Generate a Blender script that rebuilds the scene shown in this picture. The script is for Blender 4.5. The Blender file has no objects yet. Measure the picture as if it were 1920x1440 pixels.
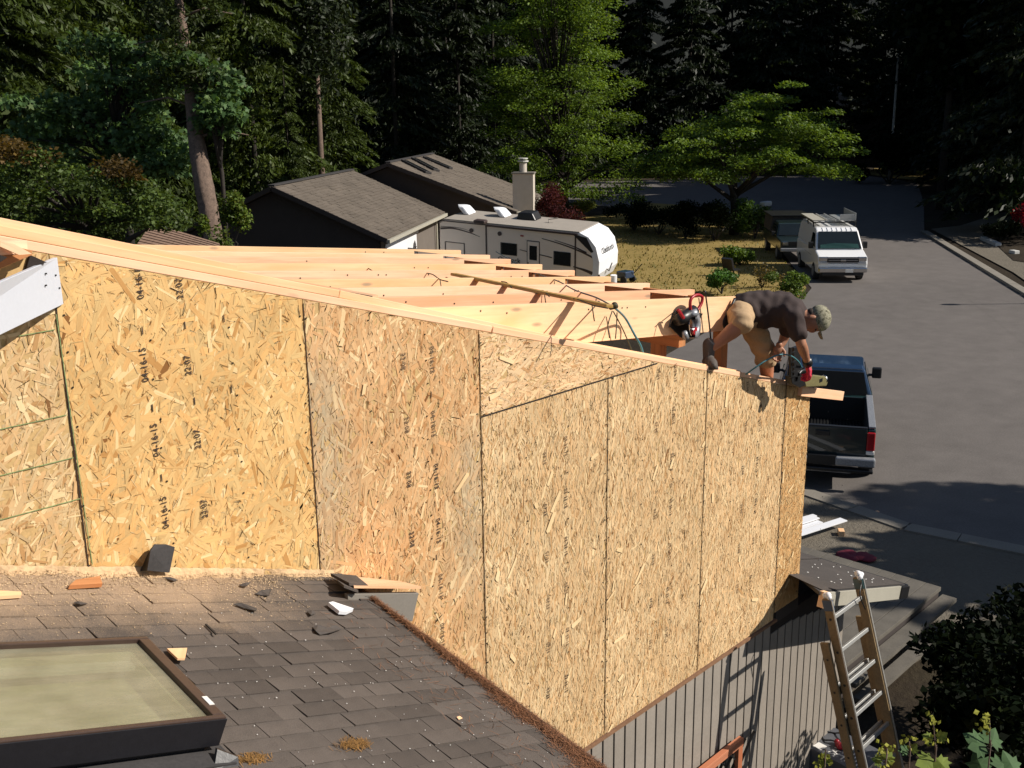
import bpy, bmesh, math, random
import numpy as np
from mathutils import Vector, Matrix
random.seed(7); rng = np.random.default_rng(7)
S = bpy.context.scene
COL = S.collection
rad = math.radians

# ---------------------------------------------------------------- camera, sky, sun, exposure
CAM = Vector((-1.811, -4.328, 7.2)); FPX = 1981.4
yaw, pitch, roll = .808, .258, -.014
_f = Vector((math.sin(yaw)*math.cos(pitch), math.cos(yaw)*math.cos(pitch), -math.sin(pitch)))
_r = Vector((math.cos(yaw), -math.sin(yaw), 0)); _u = _r.cross(_f)
RT = _r*math.cos(roll) + _u*math.sin(roll); UP = -_r*math.sin(roll) + _u*math.cos(roll); FW = _f
cd = bpy.data.cameras.new('camera'); cam = bpy.data.objects.new('camera', cd); COL.objects.link(cam)
cd.sensor_width = 36; cd.lens = 36*FPX/1920; cd.clip_start = .05; cd.clip_end = 900
m = Matrix((RT, UP, -FW)).transposed().to_4x4(); m.translation = CAM
cam.matrix_world = m; S.camera = cam

SUN_EL, SUN_AZ = 38.0, -55.0           # azimuth measured from +X, towards the sun
w = bpy.data.worlds.new('World'); S.world = w; w.use_nodes = True
nt = w.node_tree; bg = nt.nodes['Background']
sky = nt.nodes.new('ShaderNodeTexSky'); sky.sky_type = 'NISHITA'; sky.sun_disc = False
sky.sun_elevation = rad(SUN_EL); sky.sun_rotation = rad(90 - SUN_AZ)
sky.air_density = 1.0; sky.dust_density = .6; sky.ozone_density = 1.0
nt.links.new(sky.outputs[0], bg.inputs[0]); bg.inputs[1].default_value = .058
sd = bpy.data.lights.new('sun', 'SUN'); sd.energy = 4.6; sd.angle = rad(.5); sd.color = (1, .93, .83)
so = bpy.data.objects.new('sun', sd); COL.objects.link(so); so.location = (20, -20, 40)
ts = Vector((math.cos(rad(SUN_EL))*math.cos(rad(SUN_AZ)), math.cos(rad(SUN_EL))*math.sin(rad(SUN_AZ)), math.sin(rad(SUN_EL))))
so.rotation_euler = ts.to_track_quat('Z', 'Y').to_euler()
S.view_settings.view_transform = 'Standard'; S.view_settings.look = 'None'
S.view_settings.exposure = .42; S.view_settings.gamma = 1
S.view_settings.use_curve_mapping = False
S.render.engine = 'CYCLES'
S.cycles.max_bounces = 6; S.cycles.transparent_max_bounces = 12

# ---------------------------------------------------------------- measuring helpers (real 3D places)
def ray(x, y): return (RT*((x-960)/FPX) - UP*((y-720)/FPX) + FW)
def onY(x, y, Y=0.): d = ray(x, y); return CAM + d*((Y-CAM.y)/d.y)
def onX(x, y, X=0.): d = ray(x, y); return CAM + d*((X-CAM.x)/d.x)
def onZ(x, y, Z=0.): d = ray(x, y); return CAM + d*((Z-CAM.z)/d.z)
def onP(x, y, n, p): d = ray(x, y); return CAM + d*((p-CAM).dot(n)/d.dot(n))
def dep(x, y, D): return CAM + ray(x, y)*D
def col_at(px, dist, z=0.):                    # a place on the ground, dist metres away in the direction of a column
    d = ray(px, 200); d.z = 0; d.normalize(); p = CAM + d*dist; return Vector((p.x, p.y, z))

# ---------------------------------------------------------------- materials
def lin(c):
    return tuple((v/255/12.92 if v/255 <= .04045 else ((v/255+.055)/1.055)**2.4) for v in c)
def new_mat(name):
    m = bpy.data.materials.new(name); m.use_nodes = True
    return m, m.node_tree, m.node_tree.nodes['Principled BSDF']
def N(t, kind, **kw):
    n = t.nodes.new(kind)
    for k, v in kw.items(): setattr(n, k, v)
    return n
def ramp(t, fac, stops):
    r = N(t, 'ShaderNodeValToRGB'); e = r.color_ramp.elements
    while len(e) < len(stops): e.new(.5)
    for i, (p, c) in enumerate(stops): e[i].position = p; e[i].color = (*c, 1) if len(c) == 3 else c
    t.links.new(fac, r.inputs[0]); return r.outputs[0]
def coords(t, kind='Object', scale=(1, 1, 1), rot=(0, 0, 0)):
    tc = N(t, 'ShaderNodeTexCoord'); mp = N(t, 'ShaderNodeMapping')
    mp.inputs['Scale'].default_value = scale; mp.inputs['Rotation'].default_value = rot
    t.links.new(tc.outputs[kind], mp.inputs[0]); return mp.outputs[0]
def noise(t, vec, scale, detail=4, rough=.55, dist=0.):
    n = N(t, 'ShaderNodeTexNoise'); n.inputs['Scale'].default_value = scale
    n.inputs['Detail'].default_value = detail; n.inputs['Roughness'].default_value = rough
    n.inputs['Distortion'].default_value = dist
    t.links.new(vec, n.inputs['Vector']); return n.outputs[0]
def mixc(t, fac, a, b, mode='MIX'):
    n = N(t, 'ShaderNodeMix', data_type='RGBA', blend_type=mode)
    for sock, v in ((0, fac), (6, a), (7, b)):
        if isinstance(v, (int, float)): n.inputs[sock].default_value = v
        elif isinstance(v, tuple): n.inputs[sock].default_value = (*v[:3], 1)
        else: t.links.new(v, n.inputs[sock])
    return n.outputs[2]
def bump(t, b, h, strength=.3, dist=.01):
    n = N(t, 'ShaderNodeBump'); n.inputs['Strength'].default_value = strength; n.inputs['Distance'].default_value = dist
    t.links.new(h, n.inputs['Height']); t.links.new(n.outputs[0], b.inputs['Normal'])
def sc(c, k): return tuple(min(1, v*k) for v in c)
def generic(name, base, rough=.7, var=.25, scale=6, metal=0, bmp=.15, fine=60, objvar=0., coat=0, spec=.5):
    m, t, b = new_mat(name)
    v = coords(t)
    n1 = noise(t, v, scale, 5); n2 = noise(t, v, fine, 3)
    c = ramp(t, n1, [(.25, sc(base, 1-var)), (.75, sc(base, 1+var))])
    c = mixc(t, .35, c, ramp(t, n2, [(.3, sc(base, 1-var*1.3)), (.7, sc(base, 1+var*1.3))]))
    if objvar:
        oi = N(t, 'ShaderNodeObjectInfo')
        c = mixc(t, 1, c, ramp(t, oi.outputs['Random'], [(0, (1-objvar,)*3), (1, (1,)*3)]), 'MULTIPLY')
    t.links.new(c, b.inputs['Base Color']); b.inputs['Roughness'].default_value = rough
    b.inputs['Metallic'].default_value = metal; b.inputs['Specular IOR Level'].default_value = spec
    if coat: b.inputs['Coat Weight'].default_value = coat
    if bmp: bump(t, b, n2, bmp, .004)
    return m
def wood(name, base, dark=.72, rough=.75, tint=(1, .82, .7), knots=True):
    m, t, b = new_mat(name)
    v = coords(t, 'UV', (1.4, 38, 1)); n1 = noise(t, v, 1.0, 5, .6, .4)
    v2 = coords(t, 'UV', (.8, 3.2, 1)); n2 = noise(t, v2, 1.3, 4, .6, .6)
    c = ramp(t, n1, [(.3, sc(base, dark)), (.52, base), (.75, sc(base, 1.12))])
    pk = tuple(base[i]*tint[i] for i in range(3))
    c = mixc(t, ramp(t, n2, [(.45, (0, 0, 0)), (.7, (1, 1, 1))]), c, pk)
    oi = N(t, 'ShaderNodeObjectInfo')
    c = mixc(t, 1, c, ramp(t, oi.outputs['Random'], [(0, (.80, .70, .60)), (.35, (1, .97, .92)), (.65, (.90, .80, .70)), (1, (1, .90, .84))]), 'MULTIPLY')
    if knots:
        vo = N(t, 'ShaderNodeTexVoronoi'); vo.inputs['Scale'].default_value = 1
        t.links.new(coords(t, 'UV', (2.1, 7.5, 1)), vo.inputs['Vector'])
        k = ramp(t, vo.outputs['Distance'], [(.0, (1, 1, 1)), (.065, (.8, .8, .8)), (.13, (0, 0, 0))])
        c = mixc(t, k, c, sc(base, .42))
    t.links.new(c, b.inputs['Base Color']); b.inputs['Roughness'].default_value = rough
    b.inputs['Specular IOR Level'].default_value = .25
    bump(t, b, n1, .15, .003)
    return m
def leafmat(name, base, trans=.35, var=.3):
    m = bpy.data.materials.new(name); m.use_nodes = True; t = m.node_tree; t.nodes.clear()
    a = N(t, 'ShaderNodeAttribute', attribute_name='Col')
    oi = N(t, 'ShaderNodeObjectInfo')
    c = mixc(t, 1, a.outputs['Color'], tuple(base), 'MULTIPLY')
    c = mixc(t, 1, c, ramp(t, oi.outputs['Random'], [(0, (1-var, 1-var*.8, 1-var)), (1, (1, 1, 1))]), 'MULTIPLY')
    d = N(t, 'ShaderNodeBsdfPrincipled'); d.inputs['Roughness'].default_value = .55; d.inputs['Specular IOR Level'].default_value = .3 if base[1] > .02 else .05
    tr = N(t, 'ShaderNodeBsdfTranslucent'); mx = N(t, 'ShaderNodeMixShader'); mx.inputs[0].default_value = trans
    t.links.new(c, d.inputs['Base Color']); t.links.new(mixc(t, 1, c, (1.25, 1.2, .5), 'MULTIPLY'), tr.inputs[0])
    o = N(t, 'ShaderNodeOutputMaterial')
    t.links.new(d.outputs[0], mx.inputs[1]); t.links.new(tr.outputs[0], mx.inputs[2]); t.links.new(mx.outputs[0], o.inputs[0])
    return m
M = {}
M['lumber'] = wood('fir_lumber', (.88, .62, .43), .84)
M['lumber_b'] = wood('fir_lumber_yellow', (.88, .64, .41), .84)
M['lumber_c'] = wood('fir_lumber_pink', (.80, .53, .36), .80)
M['lumber_dark'] = wood('fir_lumber_orange_or_shaded', (.50, .25, .115))
M['redwood'] = wood('red_painted_trim', (.48, .20, .115), knots=False)
M['rust'] = generic('rusty_flashing', (.20, .105, .055), .8, .3, 20)
M['white'] = generic('white_paint', (.74, .75, .78), .45, .04, 3, bmp=.03)
M['trim'] = generic('primed_trim', (.50, .52, .57), .5, .05, 2, bmp=.04)
M['black'] = generic('black_plastic', (.012, .012, .013), .4, .2, 8, bmp=.03)
M['rubber'] = generic('rubber', (.018, .018, .018), .8, .2, 8)
M['greytrim'] = generic('grey_painted_board', (.20, .18, .155), .6, .1, 5)
M['beigetrim'] = generic('beige_painted_board', (.36, .34, .28), .6, .1, 5)
M['siding'] = generic('grey_brown_siding', (.265, .232, .196), .75, .12, 4, bmp=.3, fine=35, objvar=.12)
M['groove'] = generic('siding_groove', (.022, .015, .012), .9, .2, 8)
M['felt'] = generic('roof_felt', (.035, .032, .032), .85, .3, 8, bmp=.4)
def roofshingle():
    m = generic('asphalt_shingle', (.108, .090, .078), .95, .36, 5, bmp=.7, fine=220, objvar=.34, spec=.2)
    t = m.node_tree; b = t.nodes['Principled BSDF']; old = b.inputs['Base Color'].links[0].from_socket
    gp = N(t, 'ShaderNodeNewGeometry'); sp = N(t, 'ShaderNodeSeparateXYZ'); t.links.new(gp.outputs['Position'], sp.inputs[0])
    mr = N(t, 'ShaderNodeMapRange'); mr.inputs[1].default_value = -.95; mr.inputs[2].default_value = -.02; mr.clamp = True; t.links.new(sp.outputs['Y'], mr.inputs[0])
    mx = N(t, 'ShaderNodeMapRange'); mx.inputs[1].default_value = 1.15; mx.inputs[2].default_value = .35; mx.inputs[3].default_value = .25; mx.clamp = True; t.links.new(sp.outputs['X'], mx.inputs[0])
    n1 = noise(t, gp.outputs['Position'], 3.2, 5, .7, .6); n2 = noise(t, gp.outputs['Position'], 190, 3, .7)
    def mth(op, a, c):
        q = N(t, 'ShaderNodeMath', operation=op)
        for i, v in enumerate((a, c)):
            if isinstance(v, (int, float)): q.inputs[i].default_value = v
            else: t.links.new(v, q.inputs[i])
        return q.outputs[0]
    f = mth('MULTIPLY', mth('MULTIPLY', mr.outputs[0], mx.outputs[0]), mth('ADD', n1, .25))
    f = mth('SUBTRACT', mth('ADD', f, mth('MULTIPLY', n2, .55)), .40)
    r_ = ramp(t, f, [(.12, (0, 0, 0)), (.52, (1, 1, 1))])
    t.links.new(mixc(t, r_, old, (.36, .26, .175)), b.inputs['Base Color']); return m
M['shingle'] = roofshingle()
M['shinglebig'] = generic('neighbour_shingle', (.165, .138, .112), .95, .3, 1.2, bmp=.5, fine=16, objvar=.3, spec=.2)
M['alu'] = generic('aluminium', (.62, .62, .60), .38, .12, 14, metal=.75, bmp=.08)
M['fibre'] = generic('fibreglass_rail', (.20, .135, .065), .5, .35, 7, bmp=.15)
M['metaldark'] = generic('dark_metal', (.03, .03, .03), .4, .2, 10, metal=.6)
M['chrome'] = generic('chrome', (.55, .55, .55), .15, .1, 10, metal=1, bmp=0)
M['red'] = generic('red_tool', (.33, .010, .018), .4, .15, 10)
M['redlamp'] = generic('red_lamp', (.35, .01, .015), .2, .1, 10, bmp=0)
M['greymetal'] = generic('grey_cast_metal', (.30, .31, .33), .4, .3, 30, metal=.4, bmp=.3)
M['olive'] = generic('olive_tool', (.16, .14, .06), .5, .2, 20)
M['hose'] = generic('blue_green_hose', (.06, .19, .22), .5, .15, 20)
M['hosegrey'] = generic('grey_cord', (.10, .13, .13), .6, .15, 20)
M['cord'] = generic('dark_cord', (.05, .045, .02), .6, .15, 20)
M['carwhite'] = generic('white_car_paint', (.80, .80, .80), .3, .03, 3, bmp=0, coat=.5)
M['cargreen'] = generic('dark_green_car_paint', (.012, .022, .022), .3, .1, 3, bmp=0, coat=.8)
M['carblue'] = generic('blue_green_car_paint', (.014, .036, .082), .3, .12, 1.5, bmp=0, coat=.8)
M['carteal'] = generic('teal_car_paint', (.016, .042, .045), .3, .12, 1.5, bmp=0, coat=.8)
M['glass'] = generic('dark_glass', (.010, .014, .016), .08, .2, 2, bmp=0)
M['reflect_green'] = generic('painted_green_reflection', (.02, .05, .045), .08, .3, 3, bmp=0)
M['rvwhite'] = generic('camper_gelcoat', (.82, .70, .58), .4, .03, 2, bmp=0)
M['rvroof'] = generic('camper_roof_membrane', (.31, .275, .235), .8, .12, 2, bmp=.05)
M['rvdark'] = generic('camper_brown_graphic', (.05, .032, .028), .5, .1, 2, bmp=0)
M['walldark'] = generic('dark_or_shaded_wall', (.040, .031, .028), .9, .15, 2, bmp=.2)
M['wallgrey'] = generic('grey_brown_house_wall', (.13, .11, .095), .9, .15, 2, bmp=.2)
M['chim'] = generic('chimney_stucco', (.48, .43, .37), .85, .1, 4, bmp=.2)
M['bark'] = generic('tree_bark', (.13, .090, .068), .95, .6, 9, bmp=1, fine=26)
M['barkdark'] = generic('dark_bark', (.030, .024, .019), .95, .35, 5, bmp=.8, fine=14)
M['barkpale'] = generic('pale_bark', (.38, .36, .32), .9, .4, 5, bmp=.5)
M['paper'] = generic('white_print', (.68, .66, .62), .7, .05, 9, bmp=0)
M['ink'] = generic('stamp_ink', (.045, .028, .020), .8, .3, 60, bmp=0)
M['inkpale'] = generic('faded_stamp_ink', (.16, .10, .055), .8, .4, 60, bmp=0)
M['chalk'] = generic('green_chalk', (.21, .28, .11), .8, .4, 30, bmp=0)
M['boxgrey'] = generic('grey_carton', (.085, .088, .098), .55, .15, 12, bmp=.1)
M['stone'] = generic('pale_stone', (.5, .49, .46), .8, .15, 6)
M['concrete'] = generic('concrete', (.20, .18, .15), .9, .2, 1.5, bmp=.3, fine=40)
M['deck'] = generic('weathered_deck', (.105, .094, .078), .9, .35, 4, bmp=.3)
M['sawdust'] = generic('sawdust', (.50, .34, .19), .95, .35, 40)
M['liner'] = generic('black_bed_liner', (.006, .006, .006), .8, .2, 10)
M['needle'] = generic('dry_needles', (.17, .060, .026), .9, .5, 30)
M['leafmat_yel'] = leafmat('yellow_green_leaf', (.32, .36, .045), .3)
# skin and clothing
M['skin'] = generic('skin', (.36, .165, .095), .55, .12, 12, bmp=.05)
M['shirt'] = generic('dark_tshirt', (.038, .024, .022), .9, .2, 8, bmp=.3)
M['shorts'] = generic('khaki_shorts', (.40, .27, .15), .9, .14, 10, bmp=.4)
M['boot'] = generic('worn_boot', (.085, .07, .06), .8, .3, 14)
M['glovered'] = generic('red_glove', (.52, .02, .05), .7, .2, 20)
M['hair'] = generic('dark_hair', (.03, .02, .015), .8, .2, 20)
def camo():
    m, t, b = new_mat('camouflage_cap'); v = coords(t)
    n1 = noise(t, v, 28, 3, .6, .5)
    c = ramp(t, n1, [(.30, (.035, .035, .022)), (.42, (.13, .12, .075)), (.52, (.30, .28, .20)), (.68, (.07, .08, .04))])
    t.links.new(c, b.inputs['Base Color']); b.inputs['Roughness'].default_value = .9; return m
M['camo'] = camo()
def asphalt():
    m, t, b = new_mat('asphalt'); v = coords(t)
    a = noise(t, v, .12, 5, .6, .3); f = noise(t, v, 28, 3); g = noise(t, v, 1.3, 5, .65)
    c = ramp(t, a, [(.3, (.098, .087, .080)), (.7, (.150, .134, .124))])
    c = mixc(t, .45, c, ramp(t, g, [(.3, (.080, .071, .066)), (.7, (.165, .148, .137))]))
    c = mixc(t, .25, c, ramp(t, f, [(.3, (.06, .055, .05)), (.7, (.19, .17, .16))]))
    vo = N(t, 'ShaderNodeTexVoronoi', feature='DISTANCE_TO_EDGE'); vo.inputs['Scale'].default_value = .16
    t.links.new(coords(t, 'Object', (1, .6, 1)), vo.inputs['Vector'])
    c = mixc(t, ramp(t, vo.outputs[0], [(0, (.10, .10, .10)), (.006, (0, 0, 0))]), c, (.05, .045, .04))
    t.links.new(c, b.inputs['Base Color']); b.inputs['Roughness'].default_value = .85; b.inputs['Specular IOR Level'].default_value = .3
    bump(t, b, f, .3, .01); return m
M['asphalt'] = asphalt()
def ground_mat(name, stops, scale=.5, fine=9):
    m, t, b = new_mat(name); v = coords(t)
    n1 = noise(t, v, scale, 7, .65, .5); n2 = noise(t, v, fine, 5, .7)
    c = ramp(t, n1, stops); c = mixc(t, .5, c, ramp(t, n2, stops))
    t.links.new(c, b.inputs['Base Color']); b.inputs['Roughness'].default_value = .95; b.inputs['Specular IOR Level'].default_value = .15
    bump(t, b, n2, .8, .05); return m
M['soil'] = ground_mat('forest_floor', [(.3, (.016, .012, .008)), (.55, (.035, .026, .017)), (.75, (.05, .042, .022))])
M['lawn'] = ground_mat('dry_lawn', [(.28, (.12, .10, .028)), (.45, (.23, .165, .052)), (.6, (.31, .225, .085)), (.78, (.17, .155, .045))], .35, 6)
M['drive'] = ground_mat('driveway_concrete', [(.3, (.125, .108, .085)), (.6, (.165, .145, .115)), (.8, (.20, .178, .145))], .6, 14)

# ---------------------------------------------------------------- mesh builder
def tag(o, label=None, cat=None, group=None, kind=None):
    if label: o['label'] = label
    if cat: o['category'] = cat
    if group: o['group'] = group
    if kind: o['kind'] = kind
    return o
def link(o, parent=None):
    COL.objects.link(o)
    if parent is not None: o.parent = parent
    return o
def thing(name, label, cat, loc=(0, 0, 0), rot=None, group=None):
    o = bpy.data.objects.new(name, None); o.empty_display_size = .2; COL.objects.link(o)
    o.location = loc
    if rot is not None:
        if isinstance(rot, Matrix): o.rotation_euler = rot.to_euler()
        else: o.rotation_euler = (0, 0, rot)
    return tag(o, label, cat, group)
class MB:
    def __init__(s): s.v = []; s.f = []; s.g = []; s.mi = []; s.cur = 0
    def add(s, vs, fs, grain=None):
        o = len(s.v); s.v += [Vector(p) for p in vs]
        for f in fs: s.f.append([o+i for i in f]); s.g.append(grain); s.mi.append(s.cur)
        return s
    def box(s, c, size, rot=None, grain=None):
        c = Vector(c); x, y, z = [k/2 for k in size]; R = rot if rot is not None else Matrix.Identity(3)
        vs = [c + R @ Vector((a*x, b*y, d*z)) for a in (-1, 1) for b in (-1, 1) for d in (-1, 1)]
        if grain is None:
            k = max(range(3), key=lambda i: size[i]); e = Vector((0, 0, 0)); e[k] = 1; grain = R @ e
        return s.add(vs, [(0, 1, 3, 2), (4, 6, 7, 5), (0, 4, 5, 1), (2, 3, 7, 6), (0, 2, 6, 4), (1, 5, 7, 3)], grain)
    def bb(s, a, b):
        a, b = Vector(a), Vector(b); d = b-a
        return s.box((a+b)/2, (abs(d.x), abs(d.y), abs(d.z)))
    def beam(s, p0, p1, wd, ht, up=(0, 0, 1)):
        p0, p1 = Vector(p0), Vector(p1); x = (p1-p0); L = x.length; x.normalize()
        y = Vector(up).cross(x).normalized(); z = x.cross(y)
        return s.box((p0+p1)/2, (L, wd, ht), Matrix((x, y, z)).transposed(), x)
    def prism(s, pts, vec, grain=None):
        pts = [Vector(p) for p in pts]; vec = Vector(vec); n = len(pts)
        nn = sum(((pts[i]-pts[0]).cross(pts[(i+1) % n]-pts[0]) for i in range(n)), Vector((0, 0, 0)))
        if nn.dot(vec) > 0: pts = pts[::-1]
        fs = [tuple(range(n)), tuple(range(2*n-1, n-1, -1))] + [(i, i+n, (i+1) % n+n, (i+1) % n)[::-1] for i in range(n)]
        fs = [fs[0], fs[1]] + [(i, i+n, (i+1) % n+n, (i+1) % n) for i in range(n)]
        if grain is None: grain = max(((pts[(i+1) % n]-pts[i]) for i in range(n)), key=lambda q: q.length).normalized()
        return s.add(pts + [p+vec for p in pts], fs, grain)
    def tube(s, pts, r, n=8, caps=True):
        pts = [Vector(p) for p in pts]; k = len(pts)
        rs = r if isinstance(r, (list, tuple)) else [r]*k
        vs = []; prev = None
        for i, p in enumerate(pts):
            d = (pts[min(i+1, k-1)]-pts[max(i-1, 0)]).normalized()
            a = (prev if prev is not None else (Vector((0, 0, 1)) if abs(d.z) < .9 else Vector((1, 0, 0))))
            a = (a - d*a.dot(d)).normalized(); prev = a; b = d.cross(a)
            vs += [p + (a*math.cos(2*math.pi*j/n) + b*math.sin(2*math.pi*j/n))*rs[i] for j in range(n)]
        fs = [(i*n+j, i*n+(j+1) % n, (i+1)*n+(j+1) % n, (i+1)*n+j) for i in range(k-1) for j in range(n)]
        if caps: fs += [tuple(range(n-1, -1, -1)), tuple(range((k-1)*n, k*n))]
        return s.add(vs, fs, (pts[-1]-pts[0]).normalized())
    def disc(s, c, axis, r, h, n=20):
        c = Vector(c); a = Vector(axis).normalized()
        return s.tube([c-a*h/2, c+a*h/2], r, n)
    def ball(s, c, r, nu=10, nv=7, R=None):
        c = Vector(c); r = r if isinstance(r, (tuple, list)) else (r, r, r); R = R or Matrix.Identity(3)
        vs = [c + R @ Vector((0, 0, -r[2]))]
        for i in range(1, nv):
            t = math.pi*i/nv - math.pi/2
            for j in range(nu):
                p = 2*math.pi*j/nu
                vs.append(c + R @ Vector((r[0]*math.cos(t)*math.cos(p), r[1]*math.cos(t)*math.sin(p), r[2]*math.sin(t))))
        vs.append(c + R @ Vector((0, 0, r[2]))); top = len(vs)-1
        fs = [(0, 1+(j+1) % nu, 1+j) for j in range(nu)]
        for i in range(nv-2):
            for j in range(nu):
                a = 1+i*nu; fs.append((a+j, a+(j+1) % nu, a+nu+(j+1) % nu, a+nu+j))
        a = 1+(nv-2)*nu; fs += [(a+j, a+(j+1) % nu, top) for j in range(nu)]
        return s.add(vs, fs)
    def build(s, name, mat, parent=None, smooth=False, bevel=0, world=True, fixn=False, label=None):
        off = Vector((0, 0, 0)); inv = None
        if parent is not None and world:
            q = parent; ch = []
            while q is not None: ch.append(q); q = q.parent
            mw = Matrix.Identity(4)
            for q in reversed(ch): mw = mw @ Matrix.LocRotScale(q.location, q.rotation_euler, q.scale)
            inv = mw.inverted()
        me = bpy.data.meshes.new(name)
        vs = [inv @ v for v in s.v] if inv is not None else s.v
        me.from_pydata([tuple(v) for v in vs], [], s.f)
        uv = me.uv_layers.new(name='UVMap'); offs = random.random()*50
        for p, g in zip(me.polygons, s.g):
            f = s.f[p.index]; P0 = [s.v[i] for i in f]
            nrm = (P0[1]-P0[0]).cross(P0[2]-P0[0])
            nrm = nrm.normalized() if nrm.length > 1e-12 else Vector((0, 0, 1))
            g = g if g is not None else Vector((1, 0, 0))
            if abs(nrm.dot(g)) > .9: g = Vector((0, 0, 1)) if abs(nrm.z) < .9 else Vector((0, 1, 0))
            h = nrm.cross(g).normalized()
            ao = abs(round(nrm.x*3)+round(nrm.y*5)+round(nrm.z*7))*.37
            for li, q in zip(p.loop_indices, P0): uv.data[li].uv = (q.dot(g)+offs, q.dot(h)+offs*.7+ao)
        mats = mat if isinstance(mat, (list, tuple)) else [mat]
        for m_ in mats: me.materials.append(M[m_] if isinstance(m_, str) else m_)
        if len(mats) > 1: me.polygons.foreach_set('material_index', s.mi)
        if smooth: me.polygons.foreach_set('use_smooth', [True]*len(me.polygons))
        bm = bmesh.new(); bm.from_mesh(me); bmesh.ops.recalc_face_normals(bm, faces=bm.faces); bm.to_mesh(me); bm.free()
        me.update()
        o = bpy.data.objects.new(name, me); link(o, parent)
        if bevel:
            b = o.modifiers.new('bevel', 'BEVEL'); b.width = bevel; b.segments = 2; b.limit_method = 'ANGLE'; b.angle_limit = rad(40)
        if label: o['label'] = label
        return o
def quads_obj(name, V, C, mat, parent=None, extra_uv=None):
    """V (N,k,3) polygons, C (N,3) colours -> one mesh with colour attribute"""
    n, k, _ = V.shape; me = bpy.data.meshes.new(name)
    me.vertices.add(n*k); me.vertices.foreach_set('co', V.reshape(-1).astype(np.float32))
    me.loops.add(n*k); me.loops.foreach_set('vertex_index', np.arange(n*k, dtype=np.int32))
    me.polygons.add(n); me.polygons.foreach_set('loop_start', np.arange(0, n*k, k, dtype=np.int32))
    me.polygons.foreach_set('loop_total', np.full(n, k, dtype=np.int32))
    me.update(calc_edges=True)
    at = me.color_attributes.new('Col', 'FLOAT_COLOR', 'POINT')
    cc = np.ones((n, k, 4), np.float32); cc[:, :, :3] = C[:, None, :]
    at.data.foreach_set('color', cc.reshape(-1))
    if extra_uv is not None:
        uv = me.uv_layers.new(name='UVMap'); uv.data.foreach_set('uv', extra_uv.reshape(-1).astype(np.float32))
    me.materials.append(M[mat] if isinstance(mat, str) else mat); me.validate()
    o = bpy.data.objects.new(name, me); link(o, parent); return o
_tc = {}
def text_mesh(txt, ext=.0008):
    if (txt, ext) in _tc: return _tc[(txt, ext)]
    cu = bpy.data.curves.new('t', 'FONT'); cu.body = txt; cu.align_x = 'CENTER'; cu.align_y = 'CENTER'; cu.size = 1
    cu.extrude = ext; cu.offset = .012; cu.resolution_u = 2; cu.space_character = 1.05
    o = bpy.data.objects.new('t', cu); COL.objects.link(o)
    me = bpy.data.meshes.new_from_object(o.evaluated_get(bpy.context.evaluated_depsgraph_get()))
    bpy.data.objects.remove(o); _tc[(txt, ext)] = me; return me
def text(name, txt, mat, parent, loc, xdir, ydir, size, label=None, shear=1.):
    me = text_mesh(txt).copy(); me.materials.clear(); me.materials.append(M[mat])
    x = Vector(xdir).normalized(); y = Vector(ydir).normalized(); z = x.cross(y)
    A = Matrix((x*size*shear, y*size, z*size)).transposed().to_4x4(); A.translation = Vector(loc)
    q = parent; ch = []
    while q is not None: ch.append(q); q = q.parent
    mw = Matrix.Identity(4)
    for q in reversed(ch): mw = mw @ Matrix.LocRotScale(q.location, q.rotation_euler, q.scale)
    me.transform(mw.inverted() @ A)
    o = bpy.data.objects.new(name, me); link(o, parent)
    if label: o['label'] = label
    return o
def sheet(name, pts, z, mat, kind='structure', label=None, sub=0):
    me = bpy.data.meshes.new(name); me.from_pydata([(p[0], p[1], z) for p in pts], [], [tuple(range(len(pts)))])
    me.materials.append(M[mat]); me.update()
    bm = bmesh.new(); bm.from_mesh(me)
    for f in bm.faces:
        if f.normal.z < 0: f.normal_flip()
    bmesh.ops.triangulate(bm, faces=bm.faces); bm.to_mesh(me); bm.free()
    o = bpy.data.objects.new(name, me); link(o); tag(o, label, None, None, kind); return o
# ================================================================ SETTING
g = sheet('ground', [(-150, -150), (300, -150), (300, 300), (-150, 300)], -.02, 'soil')
G = lambda x, y: tuple(onZ(x, y, 0)[:2])
road_pts = [G(1920, 1040), G(1700, 995), G(1512, 925), (12.6, 6.2), (12.2, 9.5), (18, 12), (26.5, 14.2), (30.5, 15.2), G(1400, 572), G(1470, 566),
            G(1505, 560), G(1522, 540), G(1490, 503), G(1470, 478), G(1456, 450), G(1442, 425), G(1400, 405), G(1290, 392), G(1150, 388), G(1000, 372),
            G(1000, 345), G(1200, 338), G(1420, 331), G(1600, 326), G(1720, 342), G(1732, 380), G(1733, 435), G(1920, 549), (30, 2.5), (22, -1.5)]
sheet('road', road_pts, .0, 'asphalt')
sheet('lawn', [(27.2, 13.2), (30.5, 15.4), G(1400, 572), G(1465, 566), G(1500, 556), G(1512, 540), G(1486, 505), G(1462, 480), G(1450, 455), G(1438, 432), G(1380, 420), G(1290, 405),
               G(1150, 400), (42, 40), (30, 34), (27, 30)], .012, 'lawn')
sheet('verge', [G(1200, 398), G(1290, 392), G(1288, 385), G(1205, 380)], .016, 'lawn')
sheet('driveway', [(7.6, .9), (12.4, .35), (14.2, -.6), (19, -2.2), G(1920, 1040), G(1700, 995), G(1512, 925), (12.6, 6.2), (7.6, 9)], .004, 'drive')
sheet('path', [G(1745, 430), G(1800, 424), G(1850, 408), G(1885, 398), G(1960, 398), (52, 7), (40, 3.2), G(1926, 530), G(1900, 512)], .03, 'drive')
sheet('planting_bed', [G(1845, 440), G(1880, 425), G(1990, 410), (46, 5), G(1960, 500), G(1900, 490)], .05, 'soil')
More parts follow.
